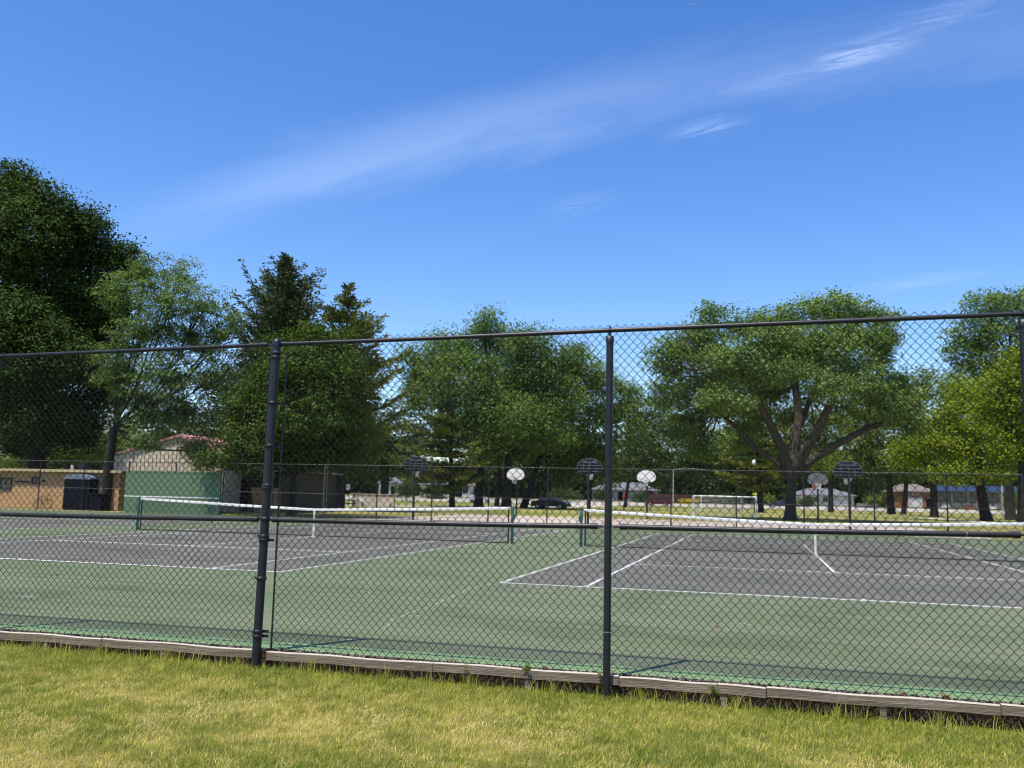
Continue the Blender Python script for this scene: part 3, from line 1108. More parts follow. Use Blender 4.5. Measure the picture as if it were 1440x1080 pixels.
# ------------------------------------------------------------------ tennis nets
def tennis_net(cx, zc_, label):
    root = empty('tennis_net', (cx, 11.885, 0))
    tag(root, label, 'tennis net', 'tennis nets on the courts')
    hw = 6.4
    def zt(x): return zc_ + (1.06 - zc_) * (abs(x) / hw) ** 1.15
    for s in (-1, 1):
        b = MB()
        b.tube([(s * hw, 0, -.05), (s * hw, 0, 1.09), (s * hw, 0, 1.10)], [.045, .045, .03], 16)
        p = b.build('net_post', M['green_post'], root)
        b = MB()
        b.box((s * (hw + .045), 0, .78), (.06, .07, .16), bev=.01)
        b.tube([(s * (hw + .07), 0, .8), (s * (hw + .13), 0, .8), (s * (hw + .13), 0, .72)], .008, 6)
        b.build('winch', M['green_post'], p)
    b = MB()                                   # knotted cord
    n = int(2 * (hw - .12) / .05)
    X_ = np.linspace(-hw + .12, hw - .12, n)
    r_ = .0027
    for x in X_:
        b.tube([(x, 0, .04), (x, 0, zt(x) - .03)], r_, 3, caps=False, smooth=False)
    for k_ in range(21):
        f = (k_ + .5) / 21
        xs_ = np.linspace(-hw + .12, hw - .12, 25)
        b.tube([(x, 0.002, .04 + (zt(x) - .07) * f) for x in xs_], r_, 3, caps=False, smooth=False)
    for x in (-hw + .12, hw - .12):
        b.tube([(x, 0, .02), (x, 0, zt(x) - .02)], .022, 8)
    xs_ = np.linspace(-hw + .12, hw - .12, 33)
    b.tube([(x, 0, .03) for x in xs_], .012, 6)
    b.build('netting', M['net'], root)
    b = MB()
    P = [(x, zt(x)) for x in np.linspace(-hw + .08, hw - .08, 41)]
    vs, fs = [], []
    for x, z in P: vs += [(x, -.012, z - .062), (x, -.016, z - .02), (x, -.008, z + .018), (x, .008, z + .018), (x, .016, z - .02), (x, .012, z - .062)]
    for i in range(len(P) - 1):
        for j in range(5): fs.append((i * 6 + j, i * 6 + j + 1, (i + 1) * 6 + j + 1, (i + 1) * 6 + j))
    b.add(vs, fs, True)
    b.build('headband', M['white_vinyl'], root)
    b = MB()
    b.box((0, -.012, zc_ / 2 - .02), (.06, .012, zc_ - .06))
    b.box((0, 0, .012), (.12, .1, .024))
    b.build('centre_strap', M['white_vinyl'], root)
    return root


tennis_net(COURTS[0] + 5.485, .83, 'black tennis net starting at the green post beside the slim fence post')
tennis_net(COURTS[1] + 5.485, .85, 'black tennis net crossing in front of the green practice wall')

# practice wall
a, c = PY(174, 724, YB - .2), PY(308, 727, YB - .2)
pw = empty('practice_wall', ((a[0] + c[0]) / 2, YB - .2, 0))
tag(pw, 'green painted practice wall with a white net line, fixed to the far fence', 'practice wall')
wd = c[0] - a[0]
b = MB(); b.box((0, 0, 1.14), (wd, .16, 2.28), bev=.01); b.build('panel', M['wall_green'], pw)
b = MB(); b.box((0, -.084, .92), (wd - .02, .012, .055)); b.build('net_line', M['white'], pw)
b = MB(); b.box((0, .0, 2.31), (wd + .06, .2, .05)); b.build('top_cap', M['wall_green'], pw)

# ------------------------------------------------------------------ basketball hoops
def board_poly(s=1.0):
    pts = []
    for a in np.linspace(R(-8), R(188), 25):
        ca, sa = math.cos(a), math.sin(a)
        pts.append((.67 * math.copysign(abs(ca) ** .85, ca), .27 + .53 * math.copysign(abs(sa) ** .85, sa) * (1 if sa > 0 else .3)))
    pts += [(-.60, .13), (-.42, 0.0), (.42, 0.0), (.60, .13)]
    return [(x * s, z * s) for x, z in pts]


def hoop(x, y, face, rz, label, board_mat, back):
    """face = +1: board faces +Y (its back is towards the camera)"""
    root = empty('basketball_hoop', (x, y, 0), rz + (0 if face > 0 else math.pi))
    tag(root, label, 'basketball hoop', 'basketball hoops round the concrete slab')
    b = MB()
    b.tube([(0, 0, -.1), (0, 0, 2.6), (0, .03, 2.85), (0, .12, 3.05)], [.065, .06, .055, .05], 12)
    b.tube([(0, 0, 2.5), (0, .25, 2.78)], .03, 8)
    b.tube([(0, .08, 3.0), (0, .42, 3.05)], .04, 8)
    b.build('pole', M['black'], root)
    b = MB()
    yb = .45
    b.prism(board_poly(), (0, yb, 2.66), (1, 0, 0), (0, 0, 1), (0, 1, 0), .03)
    bd = b.build('backboard', board_mat, root)
    b = MB()
    pl = board_poly(1.0)
    for i in range(len(pl)):
        q, q2 = pl[i], pl[(i + 1) % len(pl)]
        b.tube([(q[0], yb + .012, 2.66 + q[1]), (q2[0], yb + .012, 2.66 + q2[1])], .017, 5)
    b.build('board_rim', M['rib'] if back else board_mat, bd)
    if back:
        b = MB()
        for z, hw in ((.60, .46), (.44, .60), (.28, .65), (.13, .58)):
            b.box((0, yb - .03, 2.66 + z), (2 * hw, .06, .035))
        for xx in (-.32, 0, .32): b.box((xx, yb - .025, 2.66 + .36), (.03, .05, .6))
        b.tube([(-.4, yb - .03, 2.66 + .72), (-.05, yb - .03, 2.66 + .55), (.05, yb - .03, 2.66 + .55), (.4, yb - .03, 2.66 + .72)], .02, 6)
        b.build('back_ribs', M['rib'], bd)
    b = MB()
    b.ring((0, yb + .30, 2.78), (0, 0, 1), .225, .012, 20, 6)
    b.box((0, yb + .05, 2.77), (.16, .08, .06))
    rm = b.build('rim', M['rim'], root)
    b = MB()
    n = 12
    for k_ in range(n):
        for sg in (1, -1):
            P = []
            for j in range(5):
                a = 2 * math.pi * k_ / n + sg * j * .26
                rr = .22 - .10 * (j / 4) ** .8
                P.append((rr * math.cos(a), yb + .30 + rr * math.sin(a), 2.77 - .42 * j / 4))
            b.tube(P, .007, 3, caps=False)
    b.build('hoop_net', M['net_white'], rm)
    return root


hoop(-14.25, 33.0, 1, R(14), 'dark backed basketball hoop seen from behind against the yellow green pine boughs', M['board_back'], True)
hoop(-4.55, 33.0, 1, R(4), 'dark backed basketball hoop partly hidden by the slim fence post', M['board_back'], True)
hoop(8.25, 32.5, 1, 0, 'dark ribbed basketball backboard seen from behind, largest hoop, by the big forked tree', M['board_back'], True)
hoop(-13.5, 52.4, -1, R(0), 'white fan shaped basketball backboard against the dark tree trunks', M['white'], False)
hoop(-3.75, 52.4, -1, R(0), 'white fan shaped basketball backboard above the orange sign and grey house', M['white'], False)
hoop(8.0, 52.4, -1, R(0), 'grey basketball backboard in front of the blue roofed house', M['grey_board'], False)

# ------------------------------------------------------------------ soccer goals
M['goal_white'] = mat('white_goal_paint', (.85, .85, .83), rough=.5)


def goal(pl, pr, D0, D1, h, depth, label):
    a, c = ground(pl, D0), ground(pr, D1)
    v = c - a
    wd = math.hypot(v[0], v[1])
    root = empty('soccer_goal', ((a[0] + c[0]) / 2, (a[1] + c[1]) / 2, float(a[2])), math.atan2(v[1], v[0]))
    tag(root, label, 'soccer goal', 'soccer goals on the park grass')
    hw = wd / 2
    b = MB()
    b.tube([(-hw, 0, 0), (-hw, 0, h)], .075, 8); b.tube([(hw, 0, 0), (hw, 0, h)], .075, 8)
    b.tube([(-hw - .05, 0, h), (hw + .05, 0, h)], .075, 8)
    b.build('front_frame', M['goal_white'], root)
    b = MB()
    for s in (-hw, hw):
        b.tube([(s, 0, h), (s, depth * .45, h), (s, depth, 0), (s, 0, 0.03)], .03, 6)
    b.tube([(-hw, depth, .02), (hw, depth, .02)], .03, 6)
    b.build('back_frame', M['white'], root)
    b = MB()
    n = int(wd / .16)
    for k_ in range(n + 1):
        x = -hw + wd * k_ / n
        b.tube([(x, 0, h), (x, depth * .45, h - .02), (x, depth, .03)], .006, 3, caps=False)
    for j in range(1, 14):
        f = j / 14
        y, z = depth * (.45 + .55 * f), h * (1 - f)
        b.tube([(-hw, y, z), (hw, y, z)], .006, 3, caps=False)
    b.build('goal_net', M['net_white'], root)


goal(975.5, 1063.5, 84, 84, 1.86, 1.3, 'white soccer goal on the open grass beyond the slab, nearer of the two')
goal(986.5, 1043.5, 130, 130, 2.05, 1.5, 'white soccer goal standing behind the nearer goal, by the street')

# ------------------------------------------------------------------ street furniture
def sign(px, D, z, poly, face, label, name, cat, pole=M['pole_grey'], back=None):
    g = ground(px, D)
    root = empty(name, g)
    tag(root, label, cat)
    b = MB(); b.tube([(0, 0, -.1), (0, 0, z + .2)], .03, 6); b.build('sign_post', pole, root)
    b = MB(); b.prism(poly, (0, -.05, z), (1, 0, 0), (0, 0, 1), (0, 1, 0), .012); f = b.build('sign_face', face, root)
    return root, f


dia = [(0, -.62), (.62, 0), (0, .62), (-.62, 0)]
sg, f = sign(879.5, 160, 1.95, dia, M['orange_sign'], 'orange diamond roadwork sign beside the thin tree at the street', 'roadwork_sign', 'sign')
b = MB(); b.box((0, -.062, .0 + 1.95), (.34, .006, .10)); b.box((0, -.062, 2.12), (.22, .006, .07)); b.box((0, -.062, 1.78), (.22, .006, .07))
b.build('sign_marking', M['black'], f)
for s in (-1, 1):
    b = MB(); b.tube([(s * .05, -.02, 1.2), (s * .45, -.1, 0)], .02, 5); b.build('stand_leg', M['pole_grey'], sg)
sign(1061.5, 150, 2.75, [(0, -.4), (.4, 0), (0, .4), (-.4, 0)], M['yellow_sign'], 'bright yellow diamond warning sign above the end of the soccer goal', 'warning_sign', 'sign')
octo = [(.42 * math.cos(a), .42 * math.sin(a)) for a in np.arange(8) * math.pi / 4 + math.pi / 8]
st, f = sign(1376, 172, 2.35, octo, M['red_sign'], 'red octagonal stop sign beside the thick trunk near the blue fronted building', 'stop_sign', 'sign')
cu = bpy.data.curves.new('stop_text', 'FONT'); cu.body = 'STOP'; cu.size = .30; cu.align_x = 'CENTER'; cu.align_y = 'CENTER'; cu.extrude = .002
tmp = bpy.data.objects.new('lettering', cu); col.objects.link(tmp)
bpy.context.view_layer.update()
me = bpy.data.meshes.new_from_object(tmp.evaluated_get(bpy.context.evaluated_depsgraph_get()))
bpy.data.objects.remove(tmp)
o = bpy.data.objects.new('lettering', me); me.materials.clear(); me.materials.append(M['white']); col.objects.link(o)
o.parent = f; o.location = (0, -.056, 2.35); o.rotation_euler = (R(90), 0, 0)

g = ground(1409.5, 150)
up_ = empty('utility_pole', g)
tag(up_, 'pale slim utility pole between the thick trunks in front of the blue fronted building', 'pole')
b = MB(); b.tube([(0, 0, -.2), (0, 0, 5), (0.02, 0, 9.4)], [.16, .14, .10], 10); b.build('shaft', M['pole_grey'], up_)
b = MB(); b.box((0, -.12, 8.7), (1.8, .1, .12)); b.build('crossarm', M['tan_wood'], up_)
g = ground(946.8, 150)
lp_ = empty('street_lamp', g)
tag(lp_, 'grey street lamp pole with a long arm, rising behind the dark red minivan', 'street lamp')
b = MB(); b.tube([(0, 0, -.2), (0, 0, 3), (0, 0, 6.6)], [.13, .11, .08], 10); b.build('shaft', M['pole_grey'], lp_)
b = MB(); b.tube([(0, 0, 6.45), (2, .0, 6.75), (4.2, 0, 6.6), (7.6, 0, 6.2)], .035, 6); b.build('arm', M['pole_grey'], lp_)
g = ground(1061, 118)
l2 = empty('park_lamp', g)
tag(l2, 'white globe lamp on a thin dark pole left of the big forked tree', 'lamp')
b = MB(); b.tube([(0, 0, -.1), (0, 0, 6.3)], .045, 8); b.build('shaft', M['black'], l2)
b = MB(); b.tube([(0, 0, 6.2), (0, 0, 6.35), (0, 0, 6.6), (0, 0, 6.85), (0, 0, 6.95)], [.1, .22, .27, .18, .04], 12); b.build('globe', M['white'], l2)
g = ground(908, 168)
b = MB(); b.tube([(0, 0, -.1), (0, 0, .75), (0, 0, .78), (0, 0, .95), (0, 0, 1.02)], [.14, .13, .17, .15, .03], 10); b.tube([(-.24, 0, .55), (.24, 0, .55)], .07, 8)
tag(b.build('hydrant', M['pole_grey'], loc=g), 'pale grey fire hydrant at the street behind the white backboard pole', 'hydrant')

# ------------------------------------------------------------------ cars
def car(name, label, cat, px, D, rz, paint, van=False, lift=0.0, L_=4.7, z=None):
    g = ground(px, D)
    root = empty(name, (g[0], g[1], g[2] + .08 if z is None else z), rz)
    tag(root, label, cat)
    h = 1.72 if van else 1.42
    if van:
        low = [(-2.35, .42), (-2.38, .75), (-2.30, .98), (2.20, .98), (2.33, .82), (2.36, .45)]
        prof = [(-2.35, .30), (-2.38, .72), (-2.33, 1.05), (-2.15, 1.60), (-1.7, 1.72), (.2, 1.73), (.75, 1.60), (1.45, 1.10), (2.15, .92), (2.36, .72), (2.38, .32)]
        glass = [(-2.1, 1.12), (-1.98, 1.56), (-1.6, 1.62), (.15, 1.62), (.65, 1.50), (1.2, 1.10)]
    else:
        prof = [(-2.3, .30), (-2.33, .75), (-2.2, .95), (-1.55, 1.00), (-.95, 1.38), (-.4, 1.44), (.35, 1.42), (1.05, 1.02), (2.0, .88), (2.28, .68), (2.32, .32)]
        glass = [(-1.35, 1.02), (-.88, 1.32), (-.4, 1.37), (.3, 1.35), (.9, 1.02)]
    b = MB()
    W = .88
    sec = [(-W * .97, .985), (-W, 1.0), (W, 1.0), (W * .97, .985)]
    n = len(prof)
    vs = []
    for yy, k_ in ((-W, .96), (-W * .93, 1.0), (W * .93, 1.0), (W, .96)):
        for x, z_ in prof:
            tum = 1 - .14 * max(0, (z_ - .95)) / .5
            vs.append((x * (1 if k_ == 1 else .985), yy * tum, .3 + (z_ - .3) * (1 if k_ == 1 else .985)))
    fs = [(s * n + i, s * n + (i + 1) % n, (s + 1) * n + (i + 1) % n, (s + 1) * n + i) for s in range(3) for i in range(n)]
    fs += [tuple(reversed(range(n))), tuple(range(3 * n, 4 * n))]
    b.add(vs, fs)
    b.build('body', paint, root)
    for s in (-1, 1):
        b = MB()
        pp = [(x, s * W * (1 - .14 * max(0, z_ - .95) / .5) * 1.004, z_) for x, z_ in glass]
        b.add(pp, [tuple(range(len(pp)))[::s]])
        b.build('side_window', M['glass'], root)
    (xa, za), (xb_, zb) = (prof[6], prof[7]) if van else (prof[6], prof[7])
    b = MB()
    wa, wb = .88 * (1 - .14 * max(0, za - .95) / .5) * .9, .88 * .9
    ox, oz = .012, .02
    b.add([(xa + ox, -wa, za + oz), (xb_ + ox, -wb, zb + oz), (xb_ + ox, wb, zb + oz), (xa + ox, wa, za + oz)], [(0, 1, 2, 3)])
    b.build('windscreen', M['glass'], root)
    for x in (-1.45, 1.45):
        for s in (-1, 1):
            b = MB()
            b.tube([(x, s * .72, .33), (x, s * .90, .33)], .33, 18)
            wv = b.build('wheel', M['tyre'], root)
            b = MB()
            b.tube([(x, s * .895, .33), (x, s * .912, .33)], [.21, .19], 14)
            b.build('rim', M['rimgrey'], wv)
    for s in (-1, 1):
        b = MB(); b.box((2.30, s * .62, .72), (.1, .36, .14), bev=.03); b.build('headlight', M['lamp_glass'], root)
        b = MB(); b.box((-2.31, s * .66, .86), (.08, .26, .22), bev=.03); b.build('tail_light', M['tail'], root)
        b = MB(); b.box((.85, s * .98, 1.02), (.16, .16, .11), bev=.03); b.build('mirror', paint, root)
    return root


car('parked_minivan', 'dark red minivan on the street behind the soccer goals', 'minivan', 926, 172, R(178), M['car_red'], True)
car('parked_car', 'silver car on the street partly behind a trunk at the pine', 'car', 675, 168, R(8), M['car_silver'])
car('parked_car', 'black car in deep tree shade on the grass behind the gap between the nets', 'car', 775, 112, R(-6), M['car_black'], z=-.02)
car('parked_car', 'dark blue car by the hedge left of the big forked trunk', 'car', 1098, 176, R(175), M['car_blue'])

# ------------------------------------------------------------------ buildings
def win(b_parent, x, y, z, w_, h_, fr=M['white'], nm='window'):
    b = MB()
    t = .07
    b.box((x, y - .02, z + h_ / 2 + t / 2), (w_ + 2 * t, .08, t)); b.box((x, y - .02, z - h_ / 2 - t / 2), (w_ + 2 * t, .10, t))
    b.box((x - w_ / 2 - t / 2, y - .02, z), (t, .08, h_)); b.box((x + w_ / 2 + t / 2, y - .02, z), (t, .08, h_))
    b.box((x, y - .015, z), (.05, .05, h_))
    f = b.build(nm, fr, b_parent)
    b = MB(); b.box((x, y - .005, z), (w_, .04, h_)); b.build('pane', M['glass'], f)


def house(name, label, pl, pr, D, wall, roofm, hw=2.6, rise=1.6, dep=9, base_z=None, wins=(), door=None, garage=None, chimney=None, eave=.6, rz=None, cat='house'):
    a, c = ground(pl, D), ground(pr, D)
    ctr = (a + c) / 2
    wd = float(np.linalg.norm((c - a)[:2]))
    root = empty(name, (ctr[0], ctr[1], float(terrain(ctr[0], ctr[1])) if base_z is None else base_z), YAW * -1 if rz is None else rz)
    tag(root, label, cat)
    b = MB(); b.box((0, dep / 2, hw / 2 - .2), (wd, dep, hw + .4)); b.build('wall', wall, root)
    b = MB()
    e = eave
    x0_, x1_ = -wd / 2 - e, wd / 2 + e
    y0_, y1_, ym = -e, dep + e, dep / 2
    ins = min(wd * .3, dep / 2)
    z0_, z1_ = hw - .02, hw + rise
    vs = [(x0_, y0_, z0_), (x1_, y0_, z0_), (x1_, y1_, z0_), (x0_, y1_, z0_), (x0_ + ins, ym, z1_), (x1_ - ins, ym, z1_)]
    vs += [(x, y, z - .18) for x, y, z in vs[:4]]
    b.add(vs, [(0, 1, 5, 4), (1, 2, 5), (2, 3, 4, 5), (3, 0, 4), (0, 6, 7, 1), (1, 7, 8, 2), (2, 8, 9, 3), (3, 9, 6, 0), (9, 8, 7, 6)])
    rf = b.build('roof', roofm, root)
    if chimney is not None:
        b = MB(); b.box((chimney, ym - 1.0, hw + rise * .9), (1.0, .7, 2.0)); b.build('chimney', M['brick'], rf)
    for x, z, w_, h_ in wins: win(root, x, 0, z, w_, h_)
    if door is not None:
        b = MB(); b.box((door, -.02, 1.0), (1.0, .1, 2.05)); d_ = b.build('door', M['dark_opening'], root)
        b = MB(); b.box((door - .38, -.09, 1.0), (.06, .05, .12)); b.build('handle', M['galv'], d_)
    if garage is not None:
        gx_, gw, gm = garage
        b = MB(); b.box((gx_, -.03, 1.08), (gw, .08, 2.16))
        for k_ in range(4): b.box((gx_, -.075, .3 + .5 * k_), (gw - .2, .02, .4))
        b.build('garage_door', gm, root)
    return root


house('grey_house', 'grey sided house with a dark garage door behind the orange sign', 838, 925, 197, M['grey_siding'], M['grey_roof'], 2.5, 1.7, wins=((-4.5, 1.4, 1.4, 1.1),), door=-1.4, garage=(4.6, 2.4, M['board_back']))
house('ranch_house', 'long ranch house with pale blue grey roof and white garage door', 1128, 1201, 192, M['lt_siding'], M['grey_roof'], 2.35, 1.5, wins=((-3.0, 1.4, 1.6, 1.1), (-.6, 1.4, 1.0, 1.1)), door=-4.3, garage=(3.1, 3.0, M['white']), chimney=-1.6)
house('brick_house', 'brick house with a pale lower wall seen between two dark trunks', 1270, 1312, 192, M['brick'], M['brown_roof'], 3.6, 1.6, wins=((-1.4, 2.4, .8, 1.3), (.2, 2.4, .8, 1.3)), door=2.2, garage=(-.6, 3.0, M['lt_siding']))
house('white_house', 'white house with a grey roof half hidden by pine boughs left of the pine trunk', 590, 632, 205, M['white'], M['grey_roof'], 2.7, 1.4, wins=((-1.5, 1.5, 1.2, 1.2), (1.8, 1.5, 1.2, 1.2)), door=0.2)
house('white_house', 'white house glimpsed right of the pine trunk behind the silver car', 644, 664, 205, M['lt_siding'], M['brown_roof'], 2.7, 1.4, wins=((0, 1.5, 1.2, 1.2),), door=-1.2)
house('white_house', 'small white house glimpsed between leaves above the pale playground wall', 532, 560, 205, M['white'], M['grey_roof'], 2.8, 1.4, wins=((-1, 1.5, 1.0, 1.2),), door=1.0)

# shop building with a blue fascia
a, c = ground(1316, 196), ground(1475, 196)
ctr = (a + c) / 2
wd = float(np.linalg.norm((c - a)[:2]))
sh = empty('low_shop_building', (ctr[0], ctr[1], ctr[2]), -YAW)
tag(sh, 'low building with a blue fascia and dark windows behind the thick trunks', 'building')
b = MB(); b.box((0, 5, 2.2), (wd, 10, 4.4)); b.build('wall', M['stone'], sh)
b = MB(); b.box((0, -.5, 4.4), (wd + 1.0, 1.2, 1.3)); b.build('fascia', M['blue_fascia'], sh)
for i in range(7):
    x = -wd / 2 + wd * (i + .5) / 7
    win(sh, x, 0, 2.45, wd / 7 - .7, 2.0, M['dark_opening'])
for i, x in enumerate(np.linspace(-wd / 2 + 2, wd / 2 - 2, 5)):
    b = MB(); b.box((x, -.06, .5), (1.7, .1, .7)); b.build('lower_panel', M['brick'] if i % 2 else M['white'], sh)
# wooden fence behind the minivan
a, c = ground(905, 188), ground(990, 188)
v = c - a; wd = float(np.hypot(v[0], v[1]))
wf = empty('wooden_fence', (a[0], a[1], a[2]), math.atan2(v[1], v[0]))
tag(wf, 'dark red brown wooden fence behind the minivan', 'fence')
b = MB()
for i in range(int(wd / .2)): b.box((.1 + i * .2, 0, .95), (.17, .03, 1.9 + .03 * math.sin(i * 3)))
b.build('board_panel', M['rust_fence'], wf)
for i in range(5):
    b = MB(); b.box((wd * i / 4, .08, 1.0), (.12, .12, 2.1)); b.build('post', M['rust_fence'], wf)
a, c = ground(1206, 186), ground(1234, 186)
ctr = (a + c) / 2
b = MB(); b.box((0, 0, .45), (4.2, .3, .9)); b.box((0, 0, .93), (4.3, .4, .08))
tag(b.build('low_stone_wall', M['stone'], loc=ctr), 'low grey stone garden wall right of the ranch house', 'wall')

# peach concession building behind the far fence
xl, xr = -50.0, -33.2
pb = empty('peach_building', ((xl + xr) / 2, 33.0, -.03))
tag(pb, 'low flat roofed peach building behind the fence at the left edge', 'building')
w_ = xr - xl
b = MB(); b.box((0, 3, 1.15), (w_, 6, 2.3)); b.build('wall', M['peach'], pb)
b = MB(); b.box((0, 3.0, 2.35), (w_ + .7, 6.6, .07)); b.build('roof_slab', M['brown_roof'], pb)
b = MB(); b.box((0, -.32, 2.36), (w_ + .7, .04, .16)); b.build('fascia', M['cream_trim'], pb)


def ox(px, py=690): return PY(px, py, 33.0)[0] - (xl + xr) / 2


def oz(px, py): return PY(px, py, 33.0)[2] + .03


for (pa, pb_, ya, yb_) in ((1, 15, 673, 687), (45, 54, 672, 679)):
    x0_, x1_ = ox(pa), ox(pb_)
    z1_, z0_ = oz(pa, ya), oz(pa, yb_)
    win(pb, (x0_ + x1_) / 2, 0, (z0_ + z1_) / 2, x1_ - x0_, z1_ - z0_, M['black'])
b = MB(); b.box(((ox(20) + ox(41)) / 2, -.03, oz(30, 677.5)), (ox(41) - ox(20), .06, .09)); b.build('sign_board', M['black'], pb)
b = MB(); b.box(((ox(59) + ox(62.5)) / 2, -.04, oz(60, 676.5)), (.18, .1, .13)); b.build('wall_box', M['black'], pb)
b = MB(); p = (ox(118, 650), 2.5); b.tube([(p[0], p[1], 2.36), (p[0], p[1], 3.25)], .13, 12); b.tube([(p[0], p[1], 3.25), (p[0], p[1], 3.4)], .19, 12); b.build('vent_pipe', M['white'], pb)
b = MB(); p = (ox(77, 657), 1.5); b.tube([(p[0], p[1], 2.36), (p[0], p[1], 2.5), (p[0], p[1], 2.75)], [.14, .11, .08], 12); b.build('vent_cap', M['white'], pb)
b = MB(); b.box(((ox(81) + ox(92)) / 2, 1.8, 2.62), (.55, .5, .45)); b.build('roof_unit', M['black'], pb)

# domed dark booth and blue bin against that wall
p0, p1 = PY(86, 717, 32.2), PY(122.5, 717, 32.2)
bo = empty('booth', ((p0[0] + p1[0]) / 2, 32.2, -.03))
tag(bo, 'dark navy booth with a pale arched roof against the peach building', 'booth')
bw = p1[0] - p0[0]
b = MB(); b.box((0, .45, .93), (bw, .8, 1.86), bev=.03); b.build('shell', M['dark_opening'], bo)
b = MB()
arc = [(bw * .52 * math.cos(a), .26 * math.sin(a)) for a in np.linspace(0, math.pi, 15)]
b.prism(arc + [(-bw * .52, -.05), (bw * .52, -.05)], (0, .0, 1.9), (1, 0, 0), (0, 0, 1), (0, 1, 0), .9); b.build('arched_roof', M['pale_blue'], bo)
b = MB(); b.box((0, .03, .92), (bw * .7, .05, 1.7), bev=.01); dr = b.build('door', M['navy'], bo)
b = MB(); b.box((bw * .28, -.01, .95), (.04, .05, .14)); b.build('handle', M['galv'], dr)
p0, p1 = PY(123.5, 717, 32.1), PY(141.5, 717, 32.1)
bi = empty('waste_bin', ((p0[0] + p1[0]) / 2, 32.1, -.03))
tag(bi, 'dark blue plastic waste bin beside the navy booth', 'bin')
bw = p1[0] - p0[0]
b = MB(); b.prism([(-bw * .44, .06), (bw * .44, .06), (bw * .5, .95), (-bw * .5, .95)], (0, 0, 0), (1, 0, 0), (0, 0, 1), (0, 1, 0), .7); b.build('bin_body', M['navy'], bi)
b = MB(); b.box((0, .33, .99), (bw * 1.06, .8, .07), bev=.02); b.build('lid', M['navy'], bi)
for s in (-1, 1):
    b = MB(); b.tube([(s * bw * .42, .6, .1), (s * bw * .5, .6, .1)], .1, 10); b.build('wheel', M['tyre'], bi)
# bicycle leaning on the peach wall
p0 = PY(60, 712, 32.6)
bk = empty('bicycle', (p0[0], 32.6, -.03), R(8))
tag(bk, 'dark bicycle leaning on the peach wall beside a fence post', 'bicycle')
for x in (-.33, .33):
    b = MB(); b.ring((x, 0, .3), (0, 1, 0), .28, .022, 20, 5)
    for a in np.arange(6) * math.pi / 3: b.tube([(x, 0, .3), (x + .27 * math.cos(a), 0, .3 + .27 * math.sin(a))], .004, 3)
    b.build('wheel', M['tyre'], bk)
b = MB()
b.tube([(-.33, 0, .3), (-.1, 0, .62), (.25, 0, .66), (-.02, 0, .3), (-.33, 0, .3)], .016, 6); b.tube([(-.13, 0, .72), (-.02, 0, .3)], .016, 6); b.tube([(.33, 0, .3), (.23, 0, .78)], .016, 6)
b.build('frame', M['black'], bk)
b = MB(); b.box((-.14, 0, .74), (.22, .1, .04), bev=.015); b.build('saddle', M['black'], bk)
b = MB(); b.tube([(.22, -.24, .82), (.23, 0, .79), (.22, .24, .82)], .014, 6); b.build('handlebar', M['black'], bk)

# cream gabled building
gp = PY(255, 614, 38.0)
gl, gr = PY(158, 650, 38.0)[0], PY(318, 650, 38.0)[0]
gb = empty('cream_gabled_building', (gp[0], 38.0, -.03))
tag(gb, 'cream sided gable building with a faded red roof behind the practice wall', 'building')
xa, xb_, zp = gl - gp[0], gr - gp[0], gp[2]
ze = 3.45
b = MB()
b.prism([(xa, 0), (xb_, 0), (xb_, ze), (0, zp), (xa, ze)], (0, 0, 0), (1, 0, 0), (0, 0, 1), (0, 1, 0), 9)
wl_ = b.build('gable_wall', M['cream'], gb)
b = MB()
x = xa + .1
while x < xb_ - .1:
    zt_ = (ze + (zp - ze) * (1 - abs(x / (xa if x < 0 else xb_)))) - .12
    b.box((x, -.02, zt_ / 2), (.05, .04, zt_))
    x += .30
b.build('siding_rib', M['cream'], wl_)
b = MB()
for xe in (xa, xb_):
    s = 1 if xe > 0 else -1
    dx, dz = xe, ze - zp
    ln = math.hypot(dx, dz)
    nx_, nz_ = -dz / ln * s, dx / ln * s
    q = [(0, zp + .02), (xe * 1.08, zp + dz * 1.08 + .02), (xe * 1.08 + nx_ * .16, zp + dz * 1.08 + nz_ * .16 + .02), (0, zp + .20)]
    b.prism(q, (0, -.18, 0), (1, 0, 0), (0, 0, 1), (0, 1, 0), 9.6)
b.build('roof', M['red_roof'], gb)
# olive wall building
p0, p1 = PY(316, 700, 40.0), PY(471, 700, 48.0)
ob = empty('olive_building', ((p0[0] + p1[0]) / 2, 40.0, -.03))
tag(ob, 'plain olive grey block building in tree shade right of the practice wall', 'building')
w_ = p1[0] - p0[0]
b = MB(); b.box((0, 4, 1.35), (w_, 8, 2.7)); b.build('wall', M['olive_wall'], ob)
b = MB(); b.box((0, 4, 2.76), (w_ + .8, 8.8, .12)); b.build('roof_slab', M['brown_roof'], ob)
b = MB(); b.box((-w_ / 2 + .9, -.03, 1.05), (1.5, .1, 2.1)); d_ = b.build('door', M['dark_opening'], ob)
b = MB(); b.box((-w_ / 2 + 1.5, -.1, 1.0), (.06, .06, .14)); b.build('handle', M['galv'], d_)
# backless benches in front of it
for px, lb in ((352, 'tan board bench in front of the olive building, left of the heavy post'), (397, 'tan board bench in front of the olive building, just right of the heavy post')):
    p0 = PY(px, 720, 33.5)
    be = empty('bench', (p0[0], 33.5, -.03), R(5))
    tag(be, lb, 'bench', 'benches by the olive building')
    b = MB(); b.box((0, 0, .44), (1.8, .26, .05), bev=.01); b.build('seat', M['tan_wood'], be)
    for s in (-1, 1):
        b = MB(); b.tube([(s * .75, -.1, 0), (s * .75, -.1, .42), (s * .75, .1, .42), (s * .75, .1, 0)], .025, 6); b.build('leg', M['dull_galv'], be)

